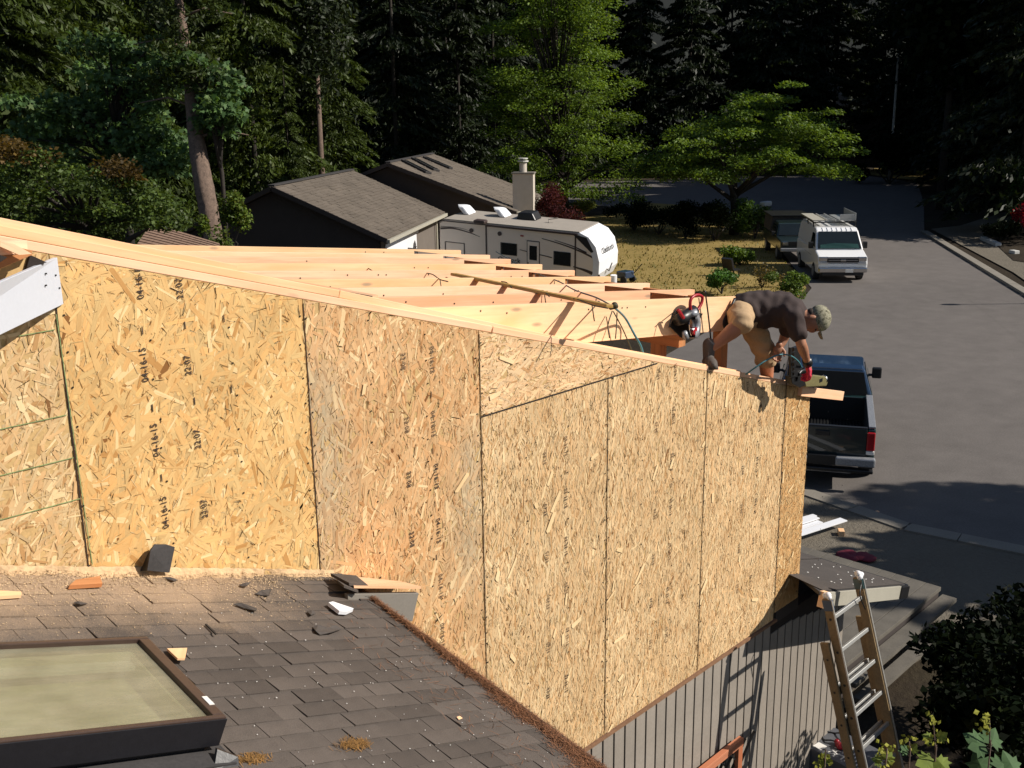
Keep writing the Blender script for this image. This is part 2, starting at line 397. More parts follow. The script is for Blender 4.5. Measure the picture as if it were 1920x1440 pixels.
# far verge with lit shrubs
sheet('far_verge', [G(1620, 326), G(1735, 342), G(1790, 335), G(1800, 322), G(1640, 316)], .03, 'lawn')
# kerb pieces along the right side of the road
kb = thing('kerb', 'pale concrete kerb running along the right side of the road', 'kerb', (*G(1735, 437), 0))
ka, kz = Vector((*G(1733, 436), 0)), Vector((*G(1990, 592), 0)); kn = 12
for i in range(kn):
    a = ka.lerp(kz, i/kn); b = ka.lerp(kz, (i+.985)/kn); MB().beam(a+Vector((0, 0, .05)), b+Vector((0, 0, .05)), .38, .12).build('kerb_stone', 'concrete', kb, bevel=.02)
kb2 = thing('gutter_edge', 'low concrete edging strip between driveway and road beside the pickup truck', 'kerb', (*G(1700, 995), 0))
pts = [G(1500, 920), G(1600, 955), G(1700, 990), G(1800, 1010), G(1950, 1040)]
for a, b in zip(pts, pts[1:]):
    a, b = Vector((*a, .012)), Vector((*b, .012)); MB().beam(a, a.lerp(b, .98), .35, .04).build('edging_stone', 'concrete', kb2)
# hill and far wood behind everything
hv = []; hf = []
nx = 60
for i in range(nx+1):
    a = rad(-20 + 150*i/nx); 
    for j, (R0, z) in enumerate(((120, -1), (150, 2), (190, 16), (240, 34), (300, 44))):
        hv.append((CAM.x+R0*math.cos(a), CAM.y+R0*math.sin(a), z + (2.5*math.sin(i*1.7+j) if j > 1 else 0)))
for i in range(nx):
    for j in range(4): a = i*5+j; hf.append((a, a+5, a+6, a+1))
me = bpy.data.meshes.new('hill'); me.from_pydata(hv, [], hf); M['hillwood'] = generic('dark_wooded_hill', (.008, .011, .006), .95, .3, 1); me.materials.append(M['hillwood']); o = bpy.data.objects.new('hill', me); link(o); o['kind'] = 'structure'

# ================================================================ SHEATHED WALL
SL = -.2917
def zt(x): return 6.627 + SL*(x-.039)
# strands material
def strand_mat():
    m, t, b = new_mat('osb_strand'); a = N(t, 'ShaderNodeAttribute', attribute_name='Col')
    n = noise(t, coords(t, 'UV', (9, 130, 1)), 1.0, 4, .65, .3)
    n2 = noise(t, coords(t, 'Object'), 2.2, 3)
    c = mixc(t, 1, a.outputs['Color'], ramp(t, n, [(.25, (.80, .74, .66)), (.5, (1, 1, 1)), (.8, (1.0, .98, .93))]), 'MULTIPLY')
    c = mixc(t, 1, c, ramp(t, n2, [(.3, (.84, .80, .75)), (.7, (1, 1, 1))]), 'MULTIPLY')
    t.links.new(c, b.inputs['Base Color']); b.inputs['Roughness'].default_value = .55; b.inputs['Specular IOR Level'].default_value = .3
    bump(t, b, n, .12, .002); return m
M['strand'] = strand_mat()
def strands(name, parent, x0, x1, z0, ztop, base, n, ang, spread, L, W, bright=.10, dark=.08, y=-.0006, over=None, seed=1, grey=None):
    r = np.random.default_rng(seed)
    x = r.uniform(x0, x1, n); z = r.uniform(z0, over if over else ztop(x0)+.05, n)
    th = np.radians(ang + spread*r.standard_normal(n))
    l = r.uniform(L[0], L[1], n)*.5*(r.uniform(.35, 1, n)**.7); w = r.uniform(W[0], W[1], n)*.5*r.uniform(.5, 1, n)
    j = lambda s: r.uniform(-s, s, n)
    P = np.stack([np.stack([-l+j(.01), -w+j(.002)], 1), np.stack([l+j(.01), -w*r.uniform(.5, 1, n)], 1), np.stack([l*1.05+j(.006), j(.004)], 1),
                  np.stack([l+j(.012), w+j(.002)], 1), np.stack([-l+j(.012), w*r.uniform(.5, 1, n)], 1), np.stack([-l*1.05+j(.006), j(.004)], 1)], 1)
    c, s = np.cos(th)[:, None], np.sin(th)[:, None]
    X = x[:, None] + P[:, :, 0]*c - P[:, :, 1]*s; Z = z[:, None] + P[:, :, 0]*s + P[:, :, 1]*c
    X = np.clip(X, x0+.001, x1-.001); zz = ztop(X) if callable(ztop) else ztop; Z = np.clip(Z, z0+.001, zz-.001)
    keep = (Z.max(1)-Z.min(1) > .002) & (X.max(1)-X.min(1) > .002)
    Y = y - (r.integers(0, 2600, n))[:, None]*1e-6 + np.zeros_like(X)
    V = np.stack([X, Y, Z], 2)[keep]
    lum = 1 + .072*r.standard_normal(n); u = r.uniform(0, 1, n)
    C = np.array(base)[None, :]*lum[:, None]
    hue = r.uniform(-1, 1, n)[:, None]; C = C*(1+hue*np.array([.03, -.05, -.12])[None, :])
    br = u < bright; C[br] = np.array(base)*.50 + np.array([.92, .74, .44])*.52
    dk = u > 1-dark; C[dk] = np.array(base)*np.array([.74, .62, .50])
    vd = (u > 1-dark*.10); C[vd] = np.array(base)*np.array([.36, .25, .17])
    if grey is not None:
        gx = sum(np.clip(1.15-np.abs(x-q[0]-.03*np.sin(z*5))/q[1], 0, 1)*np.clip((q[2]-z)/.3, 0, 1)*np.clip((z-q[2]+1.5)/.6, .25, 1) for q in grey); gx = np.clip(gx, 0, 1)[:, None]*(.4+.6*r.uniform(0, 1, n)[:, None])
        C = C*(1-gx*.75) + np.array([.42, .37, .26])*gx*.75*lum[:, None]
    C = np.clip(C, .01, .95)[keep]
    U = np.stack([P[:, :, 0]+r.uniform(0, 40, n)[:, None], P[:, :, 1]+r.uniform(0, 9, n)[:, None]], 2)[keep]
    # small shells: slivers have the depth of a strand
    V = V - np.array(wall.location)[None, None, :]
    o = quads_obj(name, V, C, 'strand', parent, U); o['kind'] = 'stuff'; return o
def panel(x0, x1, z0, z1, base, n, ang, spread, L, W, seed, label, bright=.1, dark=.08, grey=None, clipz=None):
    """z1: flat top or None = cut to the roof slope"""
    top = (lambda x: np.minimum(zt(x), z1)) if z1 else (lambda x: zt(x)+0*x)
    pts = [(x0, z0), (x1, z0)]
    if z1 and zt(x1) < z1 < zt(x0):
        xc = .039 + (z1-6.627)/SL; pts += [(x1, zt(x1)), (xc, z1), (x0, z1)]
    elif z1 and z1 <= zt(x1): pts += [(x1, z1), (x0, z1)]
    else: pts += [(x1, zt(x1)), (x0, zt(x0))]
    p = MB().prism([(x, 0, z) for x, z in pts], (0, .011, 0)).build('osb_panel', 'strand_base', wall, label=label)
    gap = .0
    strands('strands', p, x0, x1, z0, (lambda X: top(X)), base, n, ang, spread, L, W, bright, dark, seed=seed, grey=grey, over=float(max(q[1] for q in pts))+.03)
    # fine slivers
    strands('slivers', p, x0, x1, z0, (lambda X: top(X)), tuple(b*.84 for b in base), n//5, ang, spread, (.02, .07), (.0015, .0055), .35, .30, y=-.0035, seed=seed+50, over=float(max(q[1] for q in pts))+.03)
    if label.find('yellow') < 0: strands('bright_strands', p, x0, x1, z0, (lambda X: top(X)), base, 16, ang-20, 30, (.07, .17), (.022, .045), 1.0, 0, y=-.0064, seed=seed+90, over=float(max(q[1] for q in pts))+.03)
    return p
M['strand_base'] = generic('osb_panel_core', (.50, .33, .14), .8, .2, 30)
wall = thing('sheathed_wall', 'new gable wall sheathed in yellow strand board with stamped dates', 'wall', (0, 0, 2.66))
g_ = .0022
YEL = (.70, .450, .190); ORG = (.65, .405, .205); PAL = (.69, .485, .270); PIN = (.76, .52, .30); TAN = (.62, .43, .225)
X1 = 1.2192
pnl = {}
pnl[0] = panel(-2.2, -g_, 3.9, None, TAN, 10500, 60, 40, (.05, .15), (.008, .03), 11, 'tan strand board with green chalk lines at far left', .12, .07)
pnl[1] = panel(g_, X1-g_, 4.0, None, YEL, 4600, 68, 48, (.06, .24), (.010, .042), 12, 'yellow strand board with large strands stamped 04-16-15', .07, .05)
pnl[2] = panel(X1+g_, 2*X1-g_, 2.66, None, ORG, 7800, 80, 34, (.06, .20), (.008, .034), 13, 'orange brown strand board stamped 22:08', .09, .07, grey=((X1+.08, .20, 6.1), (2*X1-.10, .20, 5.5)))
pnl[3] = panel(2*X1+g_, 4.235, 5.40+g_, None, PIN, 2600, 12, 34, (.05, .14), (.008, .028), 14, 'triangular strand board piece under the sloping top plate', .16, .06)
pnl[4] = panel(2*X1+g_, 3*X1-g_, 2.66, 5.40-g_, PAL, 9500, 84, 22, (.05, .19), (.006, .022), 15, 'pale strand board left of the middle seams', .07, .08)
pnl[5] = panel(3*X1+g_, 4*X1-g_, 2.66, 5.40-g_, tuple(c*1.03 for c in PAL), 9500, 84, 22, (.05, .19), (.006, .022), 16, 'pale strand board stamped 05-25-15 and 07:25', .07, .08)
pnl[6] = panel(4*X1+g_, 5*X1-g_, 2.66, 5.40-g_, tuple(c*1.08 for c in PAL), 9500, 84, 22, (.05, .19), (.006, .022), 17, 'pale strand board under the nail gun shadow', .07, .08)
pnl[7] = panel(5*X1+g_, 6.54, 2.72, 5.40, (.62, .385, .175), 3600, 70, 40, (.04, .12), (.006, .024), 18, 'narrow orange strand board strip at the corner', .06, .09)
_sr = random.Random(8)
def stamp(pn, s, px, py, up, h=.034, mat='ink', dash=None):
    px += _sr.uniform(-1.5, 1.5); py += _sr.uniform(-2, 2)
    if pn > 1: mat = _sr.choice(('ink', 'inkpale', 'inkpale'))
    q = onY(px, py, -.0072); d = Vector((0, 0, 1 if up else -1)); e = Vector((-1 if up else 1, 0, 0))
    text('date_stamp', s, mat, pnl[pn], q, d, e, h*1.32, shear=.92)
for x, y, s in ((263, 530, '04-16-1'), (272, 683, '04-16-15'), (293, 826, '04-16-15'), (308, 962, '04-16-15')): stamp(1, s, x, y, True)
for x, y in ((337, 541), (353, 685), (372, 822), (385, 955)): stamp(1, '22:07', x, y, True)
for x, y in ((758, 678), (763, 795), (768, 900), (773, 1010)): stamp(2, '22:08', x, y, False)
for x, y in ((810, 675), (814, 793), (817, 893), (822, 995), (827, 1100), (830, 1190)): stamp(2, '04-16-15', x, y, False)
for x, y in ((1022, 860), (1024, 955), (1026, 1045), (1027, 1130), (1028, 1215), (1028, 1300)): stamp(4, '07:25', x, y, False, .030, 'inkpale')
for x, y in ((1060, 835), (1061, 935), (1062, 1025), (1062, 1110), (1063, 1195), (1063, 1280)): stamp(4, '05-25-15', x, y, False, .030, 'ink')
for x, y in ((1236, 700), (1232, 800), (1230, 885), (1227, 965), (1225, 1050), (1222, 1130), (1221, 1210)): stamp(5, '07:25', x, y, False, .030, 'inkpale')
for x, y in ((1267, 700), (1263, 780), (1261, 868), (1258, 950), (1255, 1035), (1253, 1115), (1251, 1190)): stamp(5, '05-25-15', x, y, False, .030, 'inkpale')
for x, y in ((1403, 725), (1399, 802), (1394, 880), (1391, 955), (1386, 1030), (1383, 1105)): stamp(6, '22:08', x, y, False, .030, 'inkpale')
for x, y in ((1430, 730), (1426, 796), (1421, 872), (1416, 948), (1412, 1020), (1409, 1090)): stamp(6, '05-21-15', x, y, False, .030, 'inkpale')
mb = MB()
for pn_, lst in ((1, ((267, 620, 0), (286, 765, 0), (347, 610, 0), (365, 752, 0), (303, 896, 0), (420, 597, 0), (434, 730, 0))), ):
    for x, y, _ in lst:
        q = onY(x, y, -.0072); mb.box(q, (.005, .0012, .035))
mb.build('stamp_dash', 'ink', pnl[1])
mb = MB()
for x, y in ((809, 740), (812, 845), (816, 945), (819, 1045), (1061, 885), (1062, 980), (1062, 1068), (1262, 825), (1259, 910), (1256, 992), (1428, 762), (1423, 835), (1418, 910)):
    q = onY(x, y, -.0072); mb.box(q, (.005, .0012, .035))
mb.build('stamp_dash', 'inkpale', wall)
for x0_, y0_, x1_, y1_ in ((35, 630, 103, 618), (0, 805, 125, 778), (0, 892, 138, 858), (0, 975, 150, 935)):
    a, b = onY(x0_, y0_, -.0068), onY(x1_, y1_, -.0068); MB().beam(a, b, .0012, .0035).build('chalk_line', 'chalk', pnl[0])
a, b = onY(100, 590, -.0055), onY(168, 1060, -.0055); MB().beam(a+Vector((.012, -.001, 0)), b+Vector((.012, -.001, 0)), .0035, .0012, up=(0, 1, 0)).build('chalk_line', 'chalk', pnl[0])
# nail heads
mb = MB()
r_ = random.Random(3)
for k in range(6):
    for xe in (.02, .4, .8, 1.19):
        z = 2.8
        while z < 6.5:
            X = k*X1+xe; 
            if z < zt(X)-.05 and (k > 1 or z > 4.1): mb.box((X+r_.uniform(-.01, .01), -.0062, z), (.007, .003, .007))
            z += .16 + r_.uniform(-.03, .03)
mb.build('nail_heads', 'metaldark', wall)['kind'] = 'stuff'
# seams: dark joint gaps backed by building studs
for X in [k*X1 for k in range(0, 6)] + [.61+k*X1 for k in range(0, 5)] + [6.48]:
    MB().bb((X-.019, .0125, 2.7), (X+.019, .102, zt(X)-.01)).build('stud', 'lumber', wall)
for X in [k*X1 for k in range(0, 6)]:
    zt_ = zt(X)-.02 if X < 3 else 5.38
    MB().bb((X-.0025, -.0068, 2.68 if X > 1.3 else 4.1), (X+.0025 if X != 5*X1 else X+.006, -.0064, zt_)).build('panel_seam', 'groove', wall)
a, b = Vector((2*X1, -.0066, 5.4)), Vector((4.22, -.0066, 5.4)); MB().beam(a, b, .0008, .008).build('panel_seam', 'groove', wall)
# top plates
for k, (xa, xb, yy, ww) in enumerate(((-2.2, 2.55, .07, .14), (2.56, 6.50, .07, .14))):
    MB().beam((xa, yy, zt(xa)+.0215), (xb, yy, zt(xb)+.0215), ww, .038, up=(0, 0, 1)).build('top_plate', 'lumber', wall, bevel=.003)
for k, (xa, xb, yy, ww) in enumerate(((-2.2, 1.45, .072, .14), (1.455, 3.15, .074, .136))):
    MB().beam((xa, yy, zt(xa)+.0625), (xb, yy, zt(xb)+.0625 - (.03 if k else 0)), ww, .038).build('top_plate', 'lumber_b', wall, bevel=.003)
MB().beam((-2.2, .10, zt(-2.2)+.103), (.9, .10, zt(.9)+.09), .09, .038).build('top_plate', 'lumber', wall, bevel=.003)
MB().beam((3.3, .05, zt(3.3)+.045), (5.4, .05, zt(5.4)+.045), .05, .012).build('shim', 'lumber_b', wall)
# overhanging lumber at the right end
e0, e1 = onY(1500, 733, -.02), onY(1578, 742, -.02)
MB().beam(e0, e1, .04, .085).build('plate_end', 'lumber', wall, bevel=.002)
# inner plate, sub floor and inner framing (seen between rafters)
MB().beam((2.2, .30, zt(2.2)-.06), (6.3, .30, zt(6.3)-.06), .038, .18).build('inner_plate', 'lumber_dark', wall)  # darker lumber colour stands in for the shade on this plate
MB().bb((-2, .12, 2.60), (6.5, 6.0, 2.64)).build('subfloor', 'strand_base', wall)

# ================================================================ RAFTERS
roof = thing('roof_frame', 'row of new fir rafters behind the sheathed wall', 'roof frame', (5.5, .14, 2.66))
ends = [(.14, 5.690), (.55, 5.703), (1.006, 5.709), (1.43, 5.722), (1.848, 5.739), (2.245, 5.757), (2.651, 5.771), (2.93, 5.787), (3.34, 5.80)]
rs = -.1182
for i, (y, z) in enumerate(ends):
    xs = 2.05 if i else 1.2
    if i: xs = 2.0 - .02*i
    xe = 5.5
    p0 = Vector((xs, y+.019, z - rs*(5.5-xs) - .143)); p1 = Vector((xe, y+.019, z-.143))
    mb = MB(); L_ = p1-p0; d = L_.normalized()
    # board with a plumb-cut end and a notch shaped to show as a dark shadow wedge
    x = [xs, xe]; top0, top1 = z - rs*(5.5-xs), z
    poly = [(xs, top0), (xe, top1), (xe, top1-.262), (5.14, top1-.262+.0425), (5.14, top1-.225+.0), (5.02, top1-.235), (5.02, top1-.23+.0), (xs, top0-.286)]
    poly = [(xs, top0), (xe, top1), (xe-.004, top1-.062), (4.88, top1+.073-.014), (4.875, top1+.071-.20), (4.80, top1+.082-.286), (xs, top0-.286)]
    if i == 0: poly = [(xs, top0), (xe, top1), (xe-.01, top1-.27), (xs, top0-.286)]
    mb.prism([(px, y, pz) for px, pz in poly], (0, .038, 0), grain=d)
    mb.build('rafter', ('lumber_b', 'lumber_c', 'lumber', 'lumber_b', 'lumber_c')[i % 5], roof, bevel=.002)
for i in range(len(ends)-1):
    y0_, y1_ = ends[i][0]+.04, ends[i+1][0]-.002; MB().bb((5.40, y0_, ends[i][1]-.24), (5.438, y1_, ends[i][1]-.02)).build('blocking_or_dark_wedge', 'lumber_dark', roof, bevel=.002)  # dark boards added behind the notches to fill the shadow wedges
rn_ = random.Random(31)
for o_ in [q for q in roof.children if q.name.startswith('rafter')]:
    i_ = [q for q in roof.children if q.name.startswith('rafter')].index(o_)
    y_, z_ = ends[i_]; mb = MB()
    for k in range(9):
        xx = rn_.uniform(2.2, 4.9); zz = z_-rs*(5.5-xx) - rn_.choice((.03, .05, .09, .2, .24)); mb.box((xx, y_-.001, zz), (.009, .004, .009))
    mb.build('nail_heads', 'metaldark', o_)['kind'] = 'stuff'
MB().bb((1.80, .17, 5.93), (1.84, 3.6, 6.2)).build('ledger', 'lumber', roof)
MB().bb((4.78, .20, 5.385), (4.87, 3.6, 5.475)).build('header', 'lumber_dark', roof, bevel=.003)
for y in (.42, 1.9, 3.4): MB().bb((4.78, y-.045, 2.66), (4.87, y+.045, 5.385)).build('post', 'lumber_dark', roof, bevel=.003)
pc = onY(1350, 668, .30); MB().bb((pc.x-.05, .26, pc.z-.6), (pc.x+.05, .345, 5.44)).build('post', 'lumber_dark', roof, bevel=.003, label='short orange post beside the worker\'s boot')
MB().bb((5.24, 3.62, 5.40), (5.34, 3.9, 5.60)).build('blocking_or_dark_wedge', 'lumber', roof)
# small offcuts sitting on rafters
for px, py in ((1345, 562),):
    q = onY(px, py, .62); MB().beam(q+Vector((-.18, 0, .0)), q+Vector((.2, .05, -.03)), .09, .038).build('offcut', 'lumber_b', roof)

# gutter board / trim at upper left
tb = thing('white_fascia_board', 'white primed fascia board cut off against the sheathed wall at left', 'board', (.03, -.02, 6.5))
v0 = Vector((.028, -.012, 6.624)); v1 = v0 + (Vector((-.317, -.3, 6.594))-Vector((.026, -.02, 6.624)))*3.2
w0 = Vector((.030, -.012, 6.430)); w1 = w0 + (Vector((-.342, -.3, 6.401))-Vector((.028, -.02, 6.432)))*3.2
nrm = (v1-v0).cross(w0-v0).normalized()
nrm = nrm if nrm.y > 0 else -nrm
MB().prism([v0, v1, w1, w0], nrm*.019).build('board', 'trim', tb, bevel=.002)
for x, y in ((86, 513), (104, 516), (86, 535), (111, 540)):
    q = onP(x, y, nrm, v0); MB().box(q-nrm*.001, (.006, .006, .006)).build('screw_head', 'metaldark', tb)
# cut framing bits at upper left
cf = thing('cut_framing', 'broken old framing and sheathing scraps behind the white fascia board', 'framing', (-.2, -.05, 6.4))
def pyr(pts, Y, t, mat, nm='framing_or_dark_hole'):
    MB().prism([onY(x, y, Y) for x, y in pts], (0, t, 0)).build(nm, mat, cf)
pyr([(0, 455), (60, 470), (60, 478), (0, 503)], -.13, .05, 'lumber_dark')
pyr([(0, 452), (28, 458), (60, 476), (36, 478), (0, 462)], -.19, .03, 'lumber')
pyr([(57, 478), (88, 492), (60, 500), (48, 510)], -.10, .02, 'groove')  # near-black sheet painted for a shaded hole between the scraps
pyr([(0, 505), (48, 484), (62, 480), (48, 520), (0, 540)], -.08, .015, 'strand_base')
pyr([(0, 478), (14, 482), (0, 492)], -.2, .012, 'groove')  # another dark sheet standing in for a shaded hole
MB().beam(onY(-60, 470, -.16), onY(45, 462, -.10), .04, .05).build('framing_or_dark_hole', 'lumber', cf)

# ================================================================ LOWER SIDED WALL
sw = thing('sided_wall', 'grey brown grooved siding wall below the new sheathing', 'wall', (4, .02, 0))
MB().bb((1.5, .030, 0), (7.50, .13, 2.60)).build('backing', 'groove', sw)
x = 3.0; ps = .1352
brd = None
while x < 7.47:
    h = 2.605 if x < 6.1 else 2.50 - max(0, x-6.4)*.18
    bw = ps-.019
    if brd is None or x >= 6.0:
        o = MB().bb((x, .018, .05), (x+bw, .0295, h)).build('siding_board', 'siding', sw, bevel=.002)
        if brd is None: brd = o; bx0 = x
    else:
        o = brd.copy(); COL.objects.link(o); o.parent = sw; o.location = (x-bx0, 0, 0)
    x += ps
MB().bb((2.4, -.014, 2.625), (6.15, .017, 2.648)).build('drip_flashing', 'rust', sw)
MB().bb((6.155, .004, 2.60), (6.56, .017, 2.71)).build('old_band', 'walldark', sw)
MB().bb((7.40, .135, 0), (7.5, 9, 2.6)).build('front_wall', 'walldark', sw)
# trellis
tr = thing('trellis', 'red painted timber trellis frame with dark lattice at the siding wall', 'trellis', (5, -.05, 0))
q = onY(1390, 1388, -.06)
MB().beam((4.2, -.06, q.z+.0), (q.x, -.06, q.z), .05, .075).build('rail', 'redwood', tr, bevel=.003)
MB().bb((q.x-.07, -.08, .1), (q.x, -.04, q.z-.038)).build('post', 'redwood', tr, bevel=.003)
for k in range(9):
    xx = 4.3 + k*.15
    MB().beam((xx, -.05, q.z-.045), (xx+.9 if xx+.9 < q.x-.08 else q.x-.08, -.05, q.z-.045-(.9 if xx+.9 < q.x-.08 else q.x-.08-xx)), .012, .022, up=(0, 1, 0)).build('lattice_strip', 'black', tr)
    MB().beam((xx+.3, -.035, q.z-.045), (xx-.6, -.035, q.z-.945), .012, .022, up=(0, 1, 0)).build('lattice_strip', 'black', tr)

# ================================================================ OLD SHINGLED ROOF (foreground)
d1 = Vector((.942, 0, -.335)).normalized(); d2 = Vector((.04, .989, .139)).normalized(); d2 = (d2-d1*d2.dot(d1)).normalized(); rn = d1.cross(d2).normalized()
RO = Vector((0, 0, 5.226)); RM = Matrix((d1, d2, rn)).transposed()
def rp(a, b, h=0.): return RO + d1*a + d2*b + rn*h
def rc(x, y, h=0.):
    p = onP(x, y, rn, RO+rn*h)-RO; return p.dot(d1), p.dot(d2)
oroof = thing('shingled_roof', 'old roof of weathered brown grey asphalt shingles in the foreground', 'roof', tuple(RO), RM)
AR = 1.42
MB().prism([rp(-3.4, 0, -.004), rp(AR, 0, -.004), rp(AR, -5.0, -.004), rp(-3.4, -5.0, -.004)], -rn*.02).build('roof_deck', 'felt', oroof)
MB().beam(rp(AR+.012, .0, -.075), rp(AR+.012, -5.0, -.075), .02, .14, up=tuple(rn)).build('fascia', 'greytrim', oroof)
MB().beam(rp(AR+.002, .0, .010), rp(AR+.002, -5.0, .010), .03, .008, up=tuple(rn)).build('drip_edge', 'felt', oroof)
EXP, TABW = .098, .175
tabs = []
row = 0; b = -.02
rr = random.Random(5)
while b > -4.6:
    a = -3.3 + rr.uniform(0, .17)
    while a < AR-.01:
        wd = rr.choice((.11, .15, .175, .20, .24)); a1 = min(a+wd, AR)
        if a1-a > .03: tabs.append((a, a1, b, rr.random()))
        a = a1
    b -= EXP; row += 1
def seen(t):
    p = rp((t[0]+t[1])/2, t[2]-EXP/2); v = p-CAM; zc = v.dot(FW)
    if zc <= .1: return -1
    X, Y = 960+FPX*v.dot(RT)/zc, 720-FPX*v.dot(UP)/zc
    if X < -60 or X > 1980 or Y > 1500: return -1
    return 1/zc
tabs.sort(key=seen, reverse=True)
shm = {}
def shingle_mesh(wd, h, thick):
    mb = MB()
    g2 = .0016; y0 = -EXP-.004; y1 = .02
    vs = [(g2, y0, .001), (wd-g2, y0, .001), (wd-g2, y1, .0), (g2, y1, .0), (g2, y0, thick), (wd-g2, y0+.0015, thick*.92), (wd-g2, y1, .003), (g2, y1, .003)]
    mb.add(vs, [(0, 1, 2, 3), (4, 5, 6, 7), (0, 1, 5, 4), (1, 2, 6, 5), (2, 3, 7, 6), (3, 0, 4, 7)])
    return mb
rest = MB(); cnt = 0
vis = [t for t in tabs if seen(t) > 0]
for t in vis[:300]:
    wd = round(t[1]-t[0], 3); key = (round(wd/.01)*.01, int(t[3]*3))
    if key not in shm:
        o = shingle_mesh(key[0], 0, (.0055, .0085, .011)[key[1]]).build('shingle', 'shingle', oroof, world=False); shm[key] = o.data
    else:
        o = bpy.data.objects.new('shingle', shm[key]); link(o, oroof)
    o.location = (t[0], t[2], .001+.0004*(int(t[3]*97) % 5)); o.scale = (wd/key[0], 1, 1)
    o.rotation_euler = (0, 0, rad((t[3]-.5)*.8))
for t in tabs:
    if t in vis[:300]: continue
    wd = t[1]-t[0]; mm = shingle_mesh(wd, 0, .008)
    rest.add([Vector((t[0], t[2], .001))+v for v in mm.v], mm.f)
rest.build('more_shingles', 'shingle', oroof, world=False)['kind'] = 'stuff'
# torn-off overhang stub
st = thing('overhang_stub', 'cut grey fascia stub of the old roof overhang against the strand board', 'fascia stub', (1.4, -.3, 4.6))
MB().prism([(1.17, -.3, 4.80), (1.645, -.3, 4.635), (1.592, -.3, 4.485), (1.17, -.3, 4.64)], (0, .028, 0)).build('fascia_piece', 'greytrim', st, bevel=.002)
MB().prism([onY(664, 1103, -.315), onY(790, 1104, -.315), onY(752, 1094, -.03), onY(640, 1083, -.012)], (0.0, 0, .014)).build('deck_piece', 'lumber', st)
MB().prism([onY(690, 1102, -.30), onY(655, 1098, -.30), onY(620, 1080, -.1), onY(668, 1084, -.1)], (0, 0, .016)).build('torn_shingle', 'shingle', st)
MB().prism([onY(672, 1112, -.33), onY(645, 1102, -.32), onY(632, 1092, -.2), onY(662, 1100, -.2)], (0, 0, .014)).build('torn_shingle', 'shingle', st)
# skylight
sk = thing('skylight', 'brown framed skylight with dusty glass in the foreground roof', 'skylight', tuple(rp(-.6, -1.15)), RM)
A0, A1, B0, B1, H = -1.75, -.205, -1.455, -.872, .15
def skb(a0, a1, b0, b1, h0, h1, nm, mat, bv=.003):
    c = rp((a0+a1)/2, (b0+b1)/2, (h0+h1)/2); return MB().box(c, (a1-a0, b1-b0, h1-h0), RM).build(nm, mat, sk, bevel=bv)
M['skyframe'] = generic('brown_skylight_frame', (.075, .048, .038), .35, .15, 12, metal=.3)
M['skyblack'] = generic('black_skylight_side', (.010, .010, .013), .4, .2, 8)
M['shaft'] = generic('light_shaft_wall', (.62, .60, .46), .8, .12, 4)
fw = .028
skb(A0, A1, B0, B0+fw*.7, .06, H, 'frame_rail', 'skyframe'); skb(A0, A1, B1-fw*.7, B1, .06, H, 'frame_rail', 'skyframe')
skb(A1-fw*1.5, A1, B0+fw*.7, B1-fw*.7, .06, H, 'frame_stile', 'skyframe'); skb(A0, A0+fw, B0+fw*.7, B1-fw*.7, .06, H, 'frame_stile', 'skyframe')
skb(A0, A1+.003, B0-.004, B0-.0005, .045, H-.006, 'frame_skirt', 'skyblack'); skb(A1+.0005, A1+.004, B0, B1, .045, H-.012, 'frame_skirt', 'skyblack')
skb(A0, A1-.03, B0+.02, B0+.03, -.02, .06, 'curb', 'skyblack'); skb(A1-.05, A1-.04, B0+.03, B1-.02, -.02, .06, 'curb', 'skyblack')
skb(A0, A1+.04, B0-.075, B0+.02, .012, .020, 'curb_flashing', 'felt', .001); skb(A1-.04, A1+.04, B0+.02, B1, .012, .020, 'curb_flashing', 'felt', .001)
MB().prism([rp(A1-.02, B0-.03, .05), rp(A1+.05, B0-.06, .03), rp(A1+.05, B0-.085, .0), rp(A1-.05, B0-.085, .0)], d2*.012).build('curb_flashing', 'skyblack', sk)
def dustglass():
    m = bpy.data.materials.new('dusty_glass'); m.use_nodes = True; t = m.node_tree; t.nodes.clear()
    o = N(t, 'ShaderNodeOutputMaterial'); g1 = N(t, 'ShaderNodeBsdfPrincipled'); tr = N(t, 'ShaderNodeBsdfTransparent'); mx = N(t, 'ShaderNodeMixShader')
    v = coords(t); n1 = noise(t, v, 1.7, 3, .5, 1.2); n2 = noise(t, coords(t, 'Object', (2, 9, 1)), 3, 3)
    c = ramp(t, n1, [(.3, (.27, .245, .17)), (.5, (.35, .32, .23)), (.7, (.43, .40, .30))])
    t.links.new(c, g1.inputs['Base Color']); g1.inputs['Roughness'].default_value = .12
    tr.inputs[0].default_value = (.88, .90, .80, 1)
    f = ramp(t, n2, [(.3, (.36, .36, .36)), (.7, (.56, .56, .56))]); t.links.new(f, mx.inputs[0])
    t.links.new(tr.outputs[0], mx.inputs[1]); t.links.new(g1.outputs[0], mx.inputs[2]); t.links.new(mx.outputs[0], o.inputs[0]); return m
M['dustglass'] = dustglass()
skb(A0+.01, A1-.03, B0+.015, B1-.015, H-.022, H-.018, 'glass_pane', 'dustglass', 0)
skb(A0, A1-.055, B0+.035, B0+.045, -.5, .06, 'shaft_wall', 'shaft', 0); skb(A0, A1-.055, B1-.035, B1-.025, -.5, .10, 'shaft_wall', 'shaft', 0)
skb(A1-.07, A1-.06, B0+.045, B1-.035, -.5, .10, 'shaft_wall', 'shaft', 0)
skb(A0, A1-.08, B0+.05, B1-.05, .006+.012, .024, 'shaft_base', 'shaft', 0)
skb(A0, A1-.075, B1-.105, B1-.055, .070, .084, 'painted_light_band', 'white', 0)  # pale strips added as the reflected light band along the glass top
skb(A0, A1-.075, B1-.056, B1-.042, .070, .112, 'painted_light_band', 'shaft', 0)
